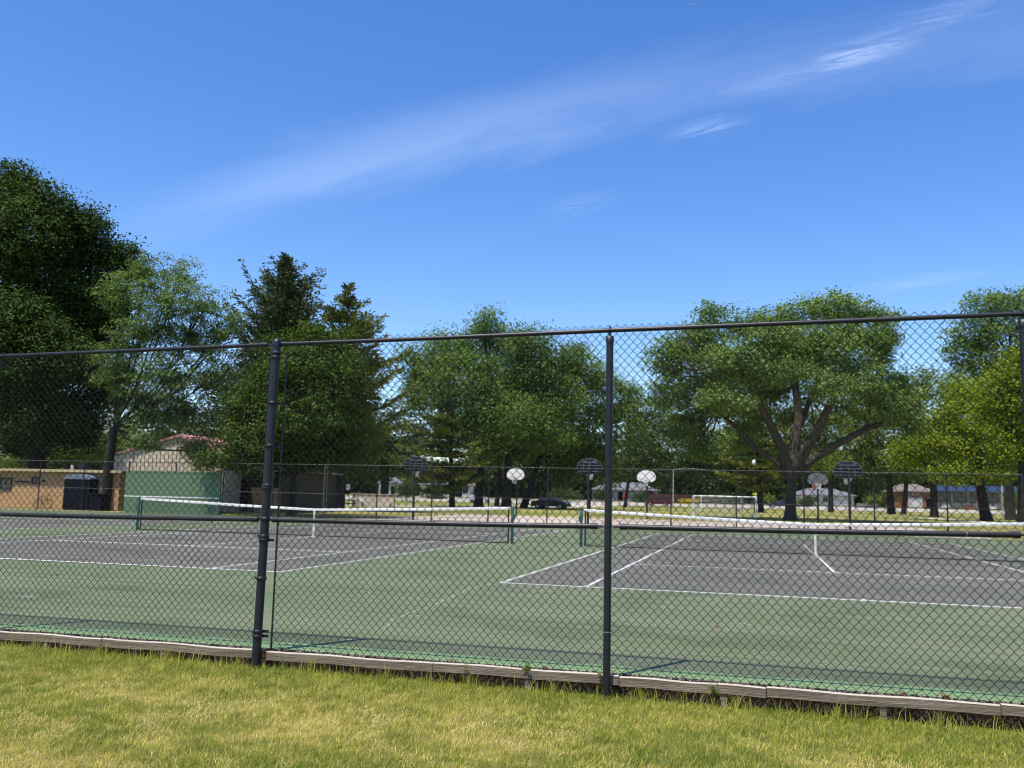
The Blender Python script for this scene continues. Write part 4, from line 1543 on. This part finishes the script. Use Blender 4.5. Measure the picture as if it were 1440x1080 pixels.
# playground bits beyond the olive building
g = ground(525, 92)
b = MB(); b.box((0, 0, .65), (4.6, .35, 1.3)); b.box((0, 0, 1.33), (4.8, .5, .08)); b.box((-1.6, -.35, .3), (1.2, .5, .6)); b.box((1.2, -.3, .2), (1.6, .5, .4))
tag(b.build('low_concrete_wall', M['concrete'], loc=g), 'pale tan low concrete wall on the grass right of the olive building', 'wall')
g = ground(511, 82)
sl = empty('playground_slide', g, R(10))
tag(sl, 'small white playground slide in front of the tan concrete wall', 'slide')
b = MB()
b.add([(-.5, -.25, 1.05), (-.5, .25, 1.05), (.8, .25, .12), (.8, -.25, .12), (-.5, -.25, .98), (-.5, .25, .98), (.8, .25, .05), (.8, -.25, .05)], [(0, 3, 2, 1), (4, 5, 6, 7), (0, 4, 7, 3), (1, 2, 6, 5), (0, 1, 5, 4), (3, 7, 6, 2)])
b.build('chute', M['white'], sl)
for s in (-1, 1):
    b = MB(); b.tube([(-.5, s * .25, 0), (-.5, s * .25, 1.5), (-.85, s * .25, 1.5), (-.95, s * .25, 0)], .03, 6); b.build('ladder_rail', M['dull_galv'], sl)
g = ground(488, 84)
pt = empty('picnic_table', g, R(12))
tag(pt, 'dark picnic table on the grass beside the pine trunk at the olive building', 'table')
b = MB(); b.box((0, 0, .74), (1.8, .75, .06), bev=.01); b.build('table_top', M['bark_dark'], pt)
for s in (-1, 1):
    b = MB(); b.box((0, s * .68, .45), (1.8, .26, .05), bev=.01); b.build('bench_seat', M['bark_dark'], pt)
    b = MB(); b.tube([(s * .65, -.7, 0), (s * .65, -.2, .72), (s * .65, .2, .72), (s * .65, .7, 0)], .04, 6); b.tube([(s * .65, -.75, .42), (s * .65, .75, .42)], .035, 6); b.build('leg', M['bark_dark'], pt)
g = ground(490.5, 100)
sp_ = empty('notice_sign', g)
tag(sp_, 'small grey notice sign on a post above the dark picnic table', 'sign')
b = MB(); b.tube([(0, 0, 0), (0, 0, 2.5)], .035, 6); b.build('sign_post', M['black'], sp_)
b = MB(); b.box((-.1, -.05, 2.05), (.45, .03, .6)); b.build('sign_face', M['grey_siding'], sp_)

# distant airliner
p = PD(973, 6.2, 6500)
ap = empty('airliner', p, R(20))
tag(ap, 'tiny white airliner high in the sky at the top of the picture', 'airliner')
b = MB(); b.tube([(-17, 0, 0), (-13, 0, 0), (12, 0, 0), (15, 0, .5), (18, 0, 1)], [.3, 1.9, 1.9, 1.2, .2], 12); b.build('fuselage', M['plane'], ap)
for s in (-1, 1):
    b = MB(); b.add([(-3, s * 1.5, 0), (3, s * 1.5, 0), (6, s * 16, .8), (4.4, s * 16, .8), (-3, s * 1.5, -.4), (3, s * 1.5, -.4), (6, s * 16, .6), (4.4, s * 16, .6)], [(0, 1, 2, 3), (7, 6, 5, 4), (0, 4, 5, 1), (1, 5, 6, 2), (2, 6, 7, 3), (3, 7, 4, 0)]); b.build('wing', M['plane'], ap)
b = MB(); b.prism([(12.5, 1), (16, 1), (18.5, 6), (16.8, 6)], (0, -.15, 0), (1, 0, 0), (0, 0, 1), (0, 1, 0), .3); b.build('tail_fin', M['plane'], ap)

# ------------------------------------------------------------------ trees
def leaves(C, size, rndv, nup=.7, outv=None, asp=.6, fold=.2):
    """rhombic leaves at C; returns verts, quads"""
    n = len(C)
    nr = rng.normal(0, 1, (n, 3))
    nr[:, 2] += nup
    if outv is not None: nr += outv * .7
    nr /= np.linalg.norm(nr, axis=1)[:, None]
    a = np.cross(nr, rng.normal(0, 1, (n, 3)))
    a /= np.linalg.norm(a, axis=1)[:, None]
    q = np.cross(nr, a)
    s = (size * rng.uniform(.7, 1.35, n))[:, None]
    V = np.empty((n, 4, 3))
    V[:, 0] = C - a * s * .5
    V[:, 1] = C + q * s * .5 * asp + nr * s * fold * .5
    V[:, 2] = C + a * s * .5
    V[:, 3] = C - q * s * .5 * asp + nr * s * fold * .5
    i = np.arange(n)[:, None] * 4
    return V.reshape(-1, 3), i + np.arange(4)


def crown_points(lobes, D, leaf, dens, core=.35, per=26, stretch=1.0):
    """clustered leaf centres filling the lobes (given as photo columns/rows at depth D)"""
    C, O, U, tips = [], [], [], []
    s = D / F
    for lb in lobes:
        cx, cy, rx, ry = lb[:4]
        dz = lb[4] if len(lb) > 4 else 0.0
        dn = lb[5] if len(lb) > 5 else 1.0
        ctr = PD(cx, cy, D + dz)
        ax, az_ = rx * s, ry * s
        ay = .5 * (ax + az_)
        nc = max(8, int(rx * ry * dens * dn * .95 / 26))
        dirs = rng.normal(0, 1, (nc, 3)); dirs /= np.linalg.norm(dirs, axis=1)[:, None]
        rad = np.clip(1 - np.abs(rng.normal(0, core, nc)), .12, 1.0) * rng.uniform(.86, 1.06, nc)
        for _ in range(9):                       # boughs that stick out and bays between them
            bd = rng.normal(0, 1, 3); bd /= np.linalg.norm(bd)
            rad *= 1 + rng.uniform(-.34, .34) * np.clip(dirs @ bd, 0, 1) ** 7
        cc = dirs * rad[:, None]
        off = cc[:, :1] * ax * RT + cc[:, 1:2] * ay * WH + cc[:, 2:3] * az_ * np.array([0, 0, 1.0])
        cl = ctr + off
        tips.append((ctr, cl))
        crad = leaf * rng.uniform(1.5, 3.9, nc) * min(1, (per / 26) ** .5)
        k_ = rng.poisson(per * 1.8, nc) + 4
        idx = np.repeat(np.arange(nc), k_)
        g_ = np.clip(rng.normal(0, 1, (len(idx), 3)), -1.35, 1.35) * np.array([1, 1, .5 * stretch])
        C.append(cl[idx] + g_ * crad[idx][:, None])
        o_ = off / (np.linalg.norm(off, axis=1)[:, None] + 1e-6)
        O.append(o_[idx])
        hue = np.clip(rng.normal(.45, .24, nc), 0, 1)
        U.append(np.clip(hue[idx] + rng.normal(0, .16, len(idx)), 0, 1))
    return np.concatenate(C), np.concatenate(O), np.concatenate(U), tips


def tree(name, label, base_px, D, tr, fork, lobes, lm, leaf_px=3.6, dens=1.0, bark='bark', limbs=None, mid=None, group='trees in the park', core=.35, twigs=5, per=26, flare=1.6, cat='tree', stretch=1.0, limbf=.8):
    g = ground(base_px, D)
    root = empty(name, g)
    tag(root, label, cat, group)
    leaf = leaf_px * D / F
    C, O, U, tips = crown_points(lobes, D, leaf, dens, core, per, stretch)
    V, Q_ = leaves(C, leaf, None, 1.1, O)
    V = V - g
    fk = PD(fork[0], fork[1], D)
    b = MB()
    P = [g + (0, 0, -.3)]
    P.append(g + (0, 0, .25))
    P.append(g * .8 + fk * .2 + 0)
    if mid is not None: P.append(PD(mid[0], mid[1], D))
    else: P.append(g * .45 + fk * .55)
    P.append(fk)
    rr = [tr * flare, tr * (1 + (flare - 1) * .45), tr * 1.03, tr * .95, tr * .86]
    b.tube([p - g for p in P], rr, 12)
    src = [(fk, tr * .86)]
    if limbs:
        for pts in limbs:
            q = [PD(x, y, D + (z if z else 0)) for x, y, z in pts['p']]
            q = [fk - (0, 0, tr * .8)] + q
            r0 = pts['r'] * D / F
            b.tube([p - g for p in q], list(np.linspace(r0, r0 * .38, len(q))), 9)
            for p_ in q[1:]: src.append((p_, r0 * .5))
    for ctr, cl in tips:
        dd = [np.linalg.norm(ctr - s_[0]) for s_ in src]
        s0, r0 = src[int(np.argmin(dd))]
        r1 = min(r0 * .6, tr * .45) * limbf
        m1 = s0 * .5 + ctr * .5 + np.array([0, 0, -.12 * np.linalg.norm(ctr - s0)])
        b.tube([s0 - g, m1 - g, ctr - g], [r1, r1 * .8, r1 * .5], 7)
        for j in rng.choice(len(cl), min(twigs, len(cl)), replace=False):
            e = cl[j]
            st_ = m1 * .4 + ctr * .6
            m2 = st_ * .5 + e * .5 + rng.normal(0, .08, 3) * np.linalg.norm(e - st_)
            b.tube([st_ - g, m2 - g, e - g], [r1 * .45, r1 * .28, r1 * .08], 5, caps=False)
    b.build('trunk', M[bark], root)
    npmesh('crown', V, Q_, lm, root, rnd=U)
    return root


def pine(name, label, base_px, D, top, prof, lm, tr=.35, bough_px=9, leaf_px=7, per=11, bark='bark_dark', droop=.12, sweep=.35, lean_px=0, group='trees in the park', gap=1.0, asp=.16, cat='tree'):
    """prof: rows (photo row, half width left, half width right)"""
    g = ground(base_px, D)
    root = empty(name, g)
    tag(root, label, cat, group)
    tp_ = PD(top[0], top[1], D)
    b = MB()
    ax = [g + (0, 0, -.2), g + (0, 0, .3), g * .5 + tp_ * .5, tp_]
    b.tube([p - g for p in ax], [tr * 1.4, tr, tr * .6, .03], 10)
    C, A_, U = [], [], []
    rows = np.array([p[0] for p in prof], float)
    y = prof[0][0]
    s = D / F
    while y < prof[-1][0]:
        hl = np.interp(y, rows, [p[1] for p in prof]); hr = np.interp(y, rows, [p[2] for p in prof])
        ftop = (y - top[1]) / (PD_row(g, D) - top[1])
        ctr = tp_ * (1 - ftop) + g * ftop
        nb_ = 7 if max(hl, hr) > 14 else 5
        a0 = rng.uniform(0, 6.28)
        for k_ in range(nb_):
            a = a0 + 2 * math.pi * k_ / nb_ + rng.normal(0, .25)
            ca, sa = math.cos(a), math.sin(a)
            ln = (hr if ca > 0 else hl) * s * rng.uniform(.5, 1.12) * (abs(ca) * .35 + .65 if True else 1)
            dirv = ca * RT + sa * WH
            dirv = dirv / np.linalg.norm(dirv)
            m_ = max(3, int(ln / (leaf_px * s * .55)))
            jz = rng.uniform(-.5, .5) * bough_px * gap * s * 1.3
            swp, drp = sweep * rng.uniform(.5, 1.5), droop * rng.uniform(.3, 1.8)
            t = np.linspace(.12, 1, m_)
            zz = jz + ln * (-drp * t + swp * t ** 2.2)
            pts = ctr + t[:, None] * dirv * ln + zz[:, None] * np.array([0, 0, 1.0])
            b.tube([p - g for p in (ctr, pts[m_ // 2], pts[-1])], [max(.02, ln * .018), ln * .012 + .01, .01], 5, caps=False)
            side = np.cross(dirv, [0, 0, 1.0])
            hue = np.clip(rng.normal(.45, .22), 0, 1)
            for j in range(m_):
                wdt = ln * .20 * (1 - t[j] * .75) + leaf_px * s * .35
                n = max(4, int(per * (1 + .8 * (1 - t[j]))))
                off = side * rng.normal(0, wdt, n)[:, None] + np.array([0, 0, 1.0]) * np.abs(rng.normal(0, leaf_px * s * .28, n))[:, None] + dirv * rng.normal(0, leaf_px * s * .3, n)[:, None]
                C.append(pts[j] + off)
                dd = dirv + rng.normal(0, .55, (n, 3)) + np.array([0, 0, .45]) + np.sign((off @ side))[:, None] * side * .5
                A_.append(dd / np.linalg.norm(dd, axis=1)[:, None])
                U.append(np.clip(hue + .25 * (t[j] - .5) + rng.normal(0, .15, n), 0, 1))
        y += bough_px * gap * rng.uniform(.75, 1.25)
    C, A_, U = np.concatenate(C), np.concatenate(A_), np.concatenate(U)
    n = len(C)
    nr = rng.normal(0, 1, (n, 3)); nr[:, 2] += .6
    q = np.cross(A_, nr); q /= np.linalg.norm(q, axis=1)[:, None]
    sz = (leaf_px * s * rng.uniform(.6, 1.2, n))[:, None]
    V = np.stack([C, C + A_ * sz * .5 + q * sz * asp, C + A_ * sz, C + A_ * sz * .5 - q * sz * asp], 1).reshape(-1, 3) - g
    Q_ = np.arange(n)[:, None] * 4 + np.arange(4)
    b.build('trunk', M[bark], root)
    npmesh('crown', V, Q_, lm, root, rnd=U)
    return root


def PD_row(g, D):
    v = g - CAM
    return 540 - (v @ UP) / (v @ _f) * F


# left group
tree('oak_tree', 'tall dark broadleaf tree at the left edge behind the peach building', 54, 66, .62, (50, 560),
     [(15, 262, 40, 42, 0), (58, 292, 44, 38, -2), (118, 318, 40, 30, 0), (100, 350, 58, 40, 3), (30, 340, 70, 60, -3), (-60, 330, 80, 90), (20, 420, 90, 60, 2), (110, 420, 60, 55, 0), (-60, 480, 90, 90), (60, 500, 90, 60, -2), (125, 500, 45, 55, 2), (10, 570, 90, 50), (100, 575, 60, 40, 2), (-70, 600, 80, 50), (178, 372, 26, 30, 1), (150, 360, 24, 24, 0), (30, 620, 60, 22, 2), (110, 610, 34, 26, 1), (150, 440, 30, 60, 2), (150, 550, 26, 40, 3), (45, 590, 50, 40, -6), (60, 500, 60, 50, -6), (20, 450, 60, 40, -6)],
     L_OAK, 4.2, 2.1, 'bark_dark', core=.4)
tree('locust_tree', 'airy fine leaved tree with fanning limbs in front of the cream gable building', 149, 55, .30, (160, 600),
     [(205, 385, 40, 34), (255, 392, 34, 36, 1), (170, 410, 36, 42), (232, 425, 60, 40, -1), (290, 430, 34, 34), (200, 470, 58, 44, 0, 1.3), (270, 475, 50, 40, 1, 1.2), (310, 470, 22, 40, 0), (170, 520, 44, 44, 0, 1.5), (240, 530, 56, 44, -1, 1.4), (300, 530, 34, 40, 0, 1.3), (200, 560, 40, 34, 1, 1.4), (265, 580, 44, 26, 1, 1.3), (330, 455, 14, 26), (210, 585, 45, 26, 0, 1.2), (205, 622, 30, 18, -1, 1.3), (285, 635, 32, 26, 1, 1.8), (240, 575, 34, 24, 0)],
     L_LOCUST, 3.2, 1.75, 'bark_dark', mid=(152, 660), core=.5, twigs=9, per=15, flare=1.35, limbf=.5)
tree('linden_tree', 'dense rounded dark green tree with a forked trunk in front of the olive building', 412, 53, .22, (413, 668),
     [(440, 482, 34, 28), (476, 492, 34, 30, 1), (400, 490, 28, 30), (445, 525, 66, 40, -1), (488, 545, 34, 46), (390, 540, 46, 40, -1), (350, 575, 34, 44, 0), (430, 585, 70, 46, -2), (482, 605, 40, 38), (380, 625, 56, 30, -1), (460, 640, 60, 26), (335, 620, 26, 30, -1), (345, 655, 20, 14, -2), (300, 648, 24, 14, -3), (420, 635, 60, 24, 4), (365, 645, 50, 20, 4), (455, 615, 50, 24, 5), (400, 600, 60, 30, 4)],
     L_LINDEN, 4.0, 1.9, 'bark_dark', core=.4)
pine('spruce_tree', 'tall blue green conifer with upswept tips rising behind the dense linden', 404, 76, (402, 366),
     [(366, 2, 2), (374, 7, 6), (386, 17, 15), (400, 32, 28), (422, 50, 44), (445, 66, 54), (470, 76, 56), (510, 86, 66), (560, 90, 76), (620, 90, 80)], L_SPRUCE, tr=.42, bough_px=7, leaf_px=6.5, per=13, sweep=.85, droop=.1)
pine('pine_tree', 'slender pine with long level boughs tipped yellow green right of the dense linden', 478, 72, (490, 412),
     [(412, 4, 4), (425, 14, 12), (440, 30, 24), (465, 56, 44), (490, 58, 62), (515, 60, 90), (545, 55, 94), (580, 60, 100), (615, 60, 98), (650, 55, 84), (668, 40, 60)], L_PINE2, tr=.42, bough_px=15, leaf_px=7, per=17, sweep=.4, droop=.06)
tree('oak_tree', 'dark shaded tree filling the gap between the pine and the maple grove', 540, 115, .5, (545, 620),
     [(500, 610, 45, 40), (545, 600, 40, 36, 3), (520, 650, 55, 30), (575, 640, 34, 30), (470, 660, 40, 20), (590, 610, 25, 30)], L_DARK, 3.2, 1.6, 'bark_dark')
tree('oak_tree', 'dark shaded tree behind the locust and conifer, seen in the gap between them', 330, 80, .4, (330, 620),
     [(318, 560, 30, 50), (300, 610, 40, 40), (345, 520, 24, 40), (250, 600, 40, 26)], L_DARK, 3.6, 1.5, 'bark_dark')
tree('broadleaf_tree', 'sunlit yellow green tree low behind the roof of the peach building', 95, 82, .3, (95, 640),
     [(20, 640, 60, 22), (85, 632, 50, 26), (135, 625, 36, 30), (60, 610, 50, 24), (170, 610, 30, 26)], L_MID, 3.2, 1.5)

# centre grove
tree('maple_tree', 'broad maple of the central grove over the silver car, spiky shoots on top', 673, 116, .52, (678, 640),
     [(640, 492, 46, 30), (690, 482, 44, 26, 2), (600, 520, 36, 26), (660, 530, 60, 36, -3), (625, 560, 44, 34, -2), (720, 520, 44, 34), (700, 575, 60, 38, -3), (655, 600, 50, 32), (685, 455, 22, 20), (735, 560, 40, 36), (580, 560, 20, 40, 2), (575, 500, 16, 14), (720, 620, 44, 24)],
     L_GROVE, 3.3, 2.3, 'bark_dark', stretch=1.7)
tree('maple_tree', 'maple of the central grove with its thick trunk by the white backboard', 712, 112, .56, (716, 640),
     [(745, 482, 36, 26), (765, 520, 44, 34), (740, 585, 50, 36, -3), (790, 560, 40, 40), (770, 610, 50, 30, -2), (805, 510, 30, 30, 1), (690, 620, 40, 24)],
     L_GROVE, 3.3, 2.3, 'bark_dark', stretch=1.6)
tree('maple_tree', 'maple of the central grove behind the slim fence post', 737, 118, .42, (760, 640),
     [(830, 530, 38, 34), (860, 560, 36, 40, 2), (825, 590, 44, 36, -2), (875, 600, 26, 40), (845, 630, 40, 26), (800, 640, 40, 22), (885, 560, 14, 30)],
     L_GROVE, 3.2, 1.8, 'bark_dark')
pine('pine_tree', 'pine with yellow green layered boughs hanging low before the central grove', 636, 108, (632, 520),
     [(590, 34, 10), (610, 56, 20), (630, 72, 36), (650, 84, 56), (672, 76, 64), (688, 50, 50)], L_PINE2, tr=.36, bough_px=11, leaf_px=6, per=16, sweep=.2, droop=.1)
tree('small_tree', 'thin trunked tree left of the slim fence post by the dark backed hoop', 828, 118, .2, (832, 660),
     [(800, 655, 26, 22), (830, 640, 30, 26), (850, 665, 24, 18), (785, 675, 22, 16)], L_MID, 3.0, 1.4, 'bark_dark')
tree('small_tree', 'thin leaning street tree beside the orange sign', 879, 158, .28, (884, 675),
     [(880, 655, 30, 24), (905, 640, 30, 26), (860, 670, 24, 16), (925, 668, 24, 16), (890, 620, 30, 20)], L_DARK, 2.8, 1.5, 'bark_dark', mid=(881, 695))
for px, rr, lb in ((699, .3, 'dark bare lower trunk tree left of the thick maple trunk in the central grove'), (765, .22, 'slim dark trunked tree behind the white backboard in the central grove')):
    tree('maple_tree', lb, px, 125, rr, (px + 4, 645), [(px, 600, 40, 30), (px + 20, 560, 40, 30), (px - 10, 640, 34, 20)], L_DARK, 3.0, 1.3, 'bark_dark')

# right group
tree('maple_tree', 'big forked maple with a broad crown and heavy spreading limbs right of the slim post', 1111, 75, .43, (1113, 668),
     [(985, 470, 44, 24), (1040, 458, 40, 20), (1095, 452, 44, 24, 2), (1150, 438, 46, 22), (1205, 440, 40, 22, 1), (1245, 448, 22, 14),
      (965, 500, 44, 26), (1030, 498, 54, 30, -3), (1095, 490, 52, 28, 3), (1165, 480, 56, 32, -2), (1220, 475, 40, 30),
      (945, 530, 26, 22), (1000, 530, 40, 22, 2), (1070, 522, 40, 22, -3), (1190, 520, 52, 28, -2), (1240, 500, 22, 20), (1130, 520, 32, 18, 4),
      (1010, 575, 50, 20, 4, 1.3), (960, 590, 30, 22, 5), (1225, 555, 36, 22, 1), (1050, 600, 40, 14, 6), (1280, 560, 26, 26, 2), (1150, 555, 30, 18, 4), (1075, 555, 34, 20, 5), (1195, 570, 30, 18, 5), (1000, 545, 44, 24, 3), (1040, 530, 50, 26, 4), (1130, 495, 60, 34, 4), (1090, 470, 40, 22, -4), (930, 560, 28, 24, 2), (950, 612, 30, 20, 3), (1255, 540, 26, 26, 2), (1275, 600, 26, 20, 3), (985, 635, 26, 16, 5), (960, 555, 30, 24, 4), (1240, 475, 30, 22, 3), (940, 490, 24, 20), (975, 615, 34, 24, 6), (1020, 560, 40, 24, -4), (1215, 545, 40, 24, -4), (1260, 575, 30, 22, -2), (1100, 520, 44, 22, -5), (1170, 545, 36, 20, -5), (1060, 580, 44, 26, 9), (1120, 585, 44, 28, 10), (1180, 590, 40, 24, 9), (1090, 545, 50, 24, 8), (1150, 615, 36, 18, 11), (1040, 620, 36, 20, 10), (1225, 585, 36, 22, 7), (925, 510, 16, 14), (1000, 440, 26, 14), (1180, 424, 30, 14)],
     L_MAPLE, 3.5, 1.75, 'bark', mid=(1112, 700), core=.42, flare=1.7,
     limbs=[{'r': 8, 'p': [(1098, 628, 0), (1080, 590, -1), (1058, 548, -2), (1035, 505, -3)]},
            {'r': 9, 'p': [(1117, 630, 1), (1124, 585, 1), (1118, 540, 2), (1100, 490, 2)]},
            {'r': 8, 'p': [(1134, 632, -1), (1158, 588, -2), (1176, 550, -2), (1200, 520, -2)]},
            {'r': 7, 'p': [(1140, 648, 0), (1176, 625, -1), (1220, 602, 0), (1262, 590, 1), (1290, 570, 1)]},
            {'r': 5.5, 'p': [(1090, 648, 1), (1062, 630, 2), (1040, 605, 3), (1012, 580, 4)]},
            {'r': 5.5, 'p': [(1124, 600, 2), (1140, 560, 3), (1160, 510, 3), (1180, 470, 1)]}])
pine('pine_tree', 'yellow green pine with drooping boughs behind the limbs of the big forked maple', 1070, 128, (1062, 560),
     [(560, 10, 10), (590, 40, 36), (620, 62, 44), (645, 72, 44), (665, 66, 40), (684, 44, 34)], L_PINE, tr=.42, bough_px=11, leaf_px=5, per=10, sweep=.18, droop=.12)
tree('maple_tree', 'tall dark tree rising behind the bright yellow green tree at the right edge', 1420, 108, .5, (1415, 600),
     [(1392, 432, 40, 26), (1440, 425, 40, 24), (1370, 470, 34, 30), (1420, 470, 50, 34), (1360, 505, 30, 34), (1410, 515, 46, 30), (1470, 480, 40, 50), (1350, 545, 30, 24)],
     L_MAPLE, 3.4, 1.6, 'bark_dark')
tree('broadleaf_tree', 'bright yellow green tree on a thick dark trunk by the stop sign', 1386, 94, .50, (1372, 655),
     [(1380, 560, 46, 30), (1340, 590, 44, 28), (1400, 600, 50, 30, -2), (1305, 620, 42, 24), (1355, 630, 46, 22, -2), (1425, 640, 40, 20), (1270, 640, 30, 18, 2), (1342, 666, 40, 15, -3), (1412, 666, 40, 14, -3)],
     L_BRIGHT, 3.6, 1.6, 'bark_dark', mid=(1380, 690))
tree('broadleaf_tree', 'brightest yellow green tree cut by the right edge of the picture', 1438, 78, .50, (1440, 640),
     [(1440, 505, 30, 26), (1420, 545, 40, 32), (1465, 540, 44, 50), (1440, 590, 50, 32), (1480, 610, 50, 40), (1400, 575, 36, 26, 2), (1430, 630, 36, 18)],
     L_BRIGHT, 4.0, 1.6, 'bark_dark')
tree('broadleaf_tree', 'mid green tree on a dark trunk right of the brick house', 1313, 124, .46, (1312, 668),
     [(1290, 540, 40, 26), (1335, 560, 34, 26), (1260, 575, 40, 30), (1310, 595, 40, 26, 2), (1335, 650, 36, 20), (1290, 660, 30, 16)],
     L_MID, 3.2, 1.6, 'bark_dark')
tree('broadleaf_tree', 'mid green tree on a straight dark trunk left of the brick house', 1253, 150, .55, (1250, 670),
     [(1230, 600, 36, 30), (1260, 625, 40, 26), (1225, 645, 40, 24), (1205, 625, 26, 30), (1265, 665, 36, 16), (1195, 655, 26, 20)],
     L_MID, 3.0, 1.7, 'bark_dark')
tree('broadleaf_tree', 'slim leaning tree immediately left of the brick house wall', 1270, 148, .36, (1275, 672), [(1290, 640, 32, 20), (1275, 655, 30, 16), (1310, 660, 22, 14)], L_MID, 3.0, 1.4, 'bark_dark')
tree('broadleaf_tree', 'stubby street tree with a pale bole before the ranch house garage', 1168, 156, .42, (1168, 680), [(1170, 655, 26, 16), (1195, 650, 26, 18), (1150, 648, 20, 14)], L_MID, 3.0, 1.4, 'bark')
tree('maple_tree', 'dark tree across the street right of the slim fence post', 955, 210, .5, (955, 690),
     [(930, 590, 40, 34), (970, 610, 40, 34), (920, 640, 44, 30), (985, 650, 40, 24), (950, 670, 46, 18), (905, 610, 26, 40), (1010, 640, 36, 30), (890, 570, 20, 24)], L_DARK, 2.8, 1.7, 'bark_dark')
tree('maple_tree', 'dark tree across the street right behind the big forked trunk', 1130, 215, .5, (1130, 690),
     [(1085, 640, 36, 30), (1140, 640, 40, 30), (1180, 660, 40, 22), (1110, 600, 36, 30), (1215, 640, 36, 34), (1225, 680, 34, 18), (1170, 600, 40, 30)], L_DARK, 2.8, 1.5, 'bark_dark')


def shrub(label, px, D, rx, ry, cy, lm, n=1.5, rows=None):
    g = ground(px, D)
    C, O, U, _t = crown_points([(px, cy, rx, ry), (px - rx * .4, cy + ry * .2, rx * .6, ry * .7), (px + rx * .45, cy + ry * .15, rx * .6, ry * .75)], D, 2.6 * D / F, 2.2 * n, .4, 16)
    C[:, 2] = np.maximum(C[:, 2], g[2] + .03)
    V, Q_ = leaves(C, 2.6 * D / F, None, .7, O)
    root = empty('shrub', g)
    tag(root, label, 'shrub', 'shrubs along the street')
    npmesh('foliage', V - g, Q_, lm, root, rnd=U)
    b = MB()
    for k_ in range(5):
        a = k_ * 1.26
        b.tube([(0, 0, -.05), (.2 * math.cos(a), .2 * math.sin(a), .5 * ry * D / F), (.5 * rx * D / F * math.cos(a), .5 * rx * D / F * math.sin(a), 1.2 * ry * D / F)], [.04, .025, .01], 5, caps=False)
    b.build('stem', M['bark_dark'], root)


for lb_, px_, D_, rx_, ry_, cy_ in (('dark broad shrub mass across the street left of the thick grove trunks', 610, 182, 18, 9, 692), ('dark broad shrub across the street right behind the black car', 790, 182, 26, 9, 696), ('dark tall shrub by the left wall of the grey house', 845, 188, 12, 11, 695), ('dark shrub mass behind the nearer soccer goal across the street', 1015, 190, 24, 9, 701), ('dark shrub between ranch house and brick house', 1240, 190, 16, 11, 702)):
    shrub(lb_, px_, D_, rx_, ry_, cy_, L_DARK)
L_YEL = leafmat('yellow_flowering_leaves', (.3, .25, .02), (.6, .48, .03), 0.18)
shrub('dark rounded shrub by the grey house left of the white backboard pole', 902, 188, 8, 8, 699, L_DARK)
shrub('yellow flowering shrub row between the minivan and the soccer goal', 968, 184, 9, 3, 706, L_YEL)
shrub('bright green shrub left of the big forked trunk at the street', 1079, 186, 8, 7, 703, L_MID)
shrub('dark shrub beside the porch of the ranch house', 1133, 186, 7, 7, 706, L_DARK)
shrub('bright green shrub between the two thick trunks at the right edge', 1421, 150, 9, 15, 702, L_MID)
shrub('round green shrub left of the twin trunked tree across the street', 1228, 186, 8, 8, 703, L_MID)
shrub('dark shrub under the pine boughs left of the white houses', 572, 160, 16, 12, 688, L_DARK)

# wood closing the view behind the houses
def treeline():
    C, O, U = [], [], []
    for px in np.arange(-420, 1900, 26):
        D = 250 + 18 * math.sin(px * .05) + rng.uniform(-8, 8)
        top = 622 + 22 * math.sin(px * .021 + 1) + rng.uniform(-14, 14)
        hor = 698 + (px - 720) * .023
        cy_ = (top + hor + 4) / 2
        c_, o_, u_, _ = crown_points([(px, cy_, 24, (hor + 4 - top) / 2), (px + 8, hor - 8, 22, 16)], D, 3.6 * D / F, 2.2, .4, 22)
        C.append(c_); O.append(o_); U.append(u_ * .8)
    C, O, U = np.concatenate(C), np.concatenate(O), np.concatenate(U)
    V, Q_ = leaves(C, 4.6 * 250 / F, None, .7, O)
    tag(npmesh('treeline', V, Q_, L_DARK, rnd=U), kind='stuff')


treeline()
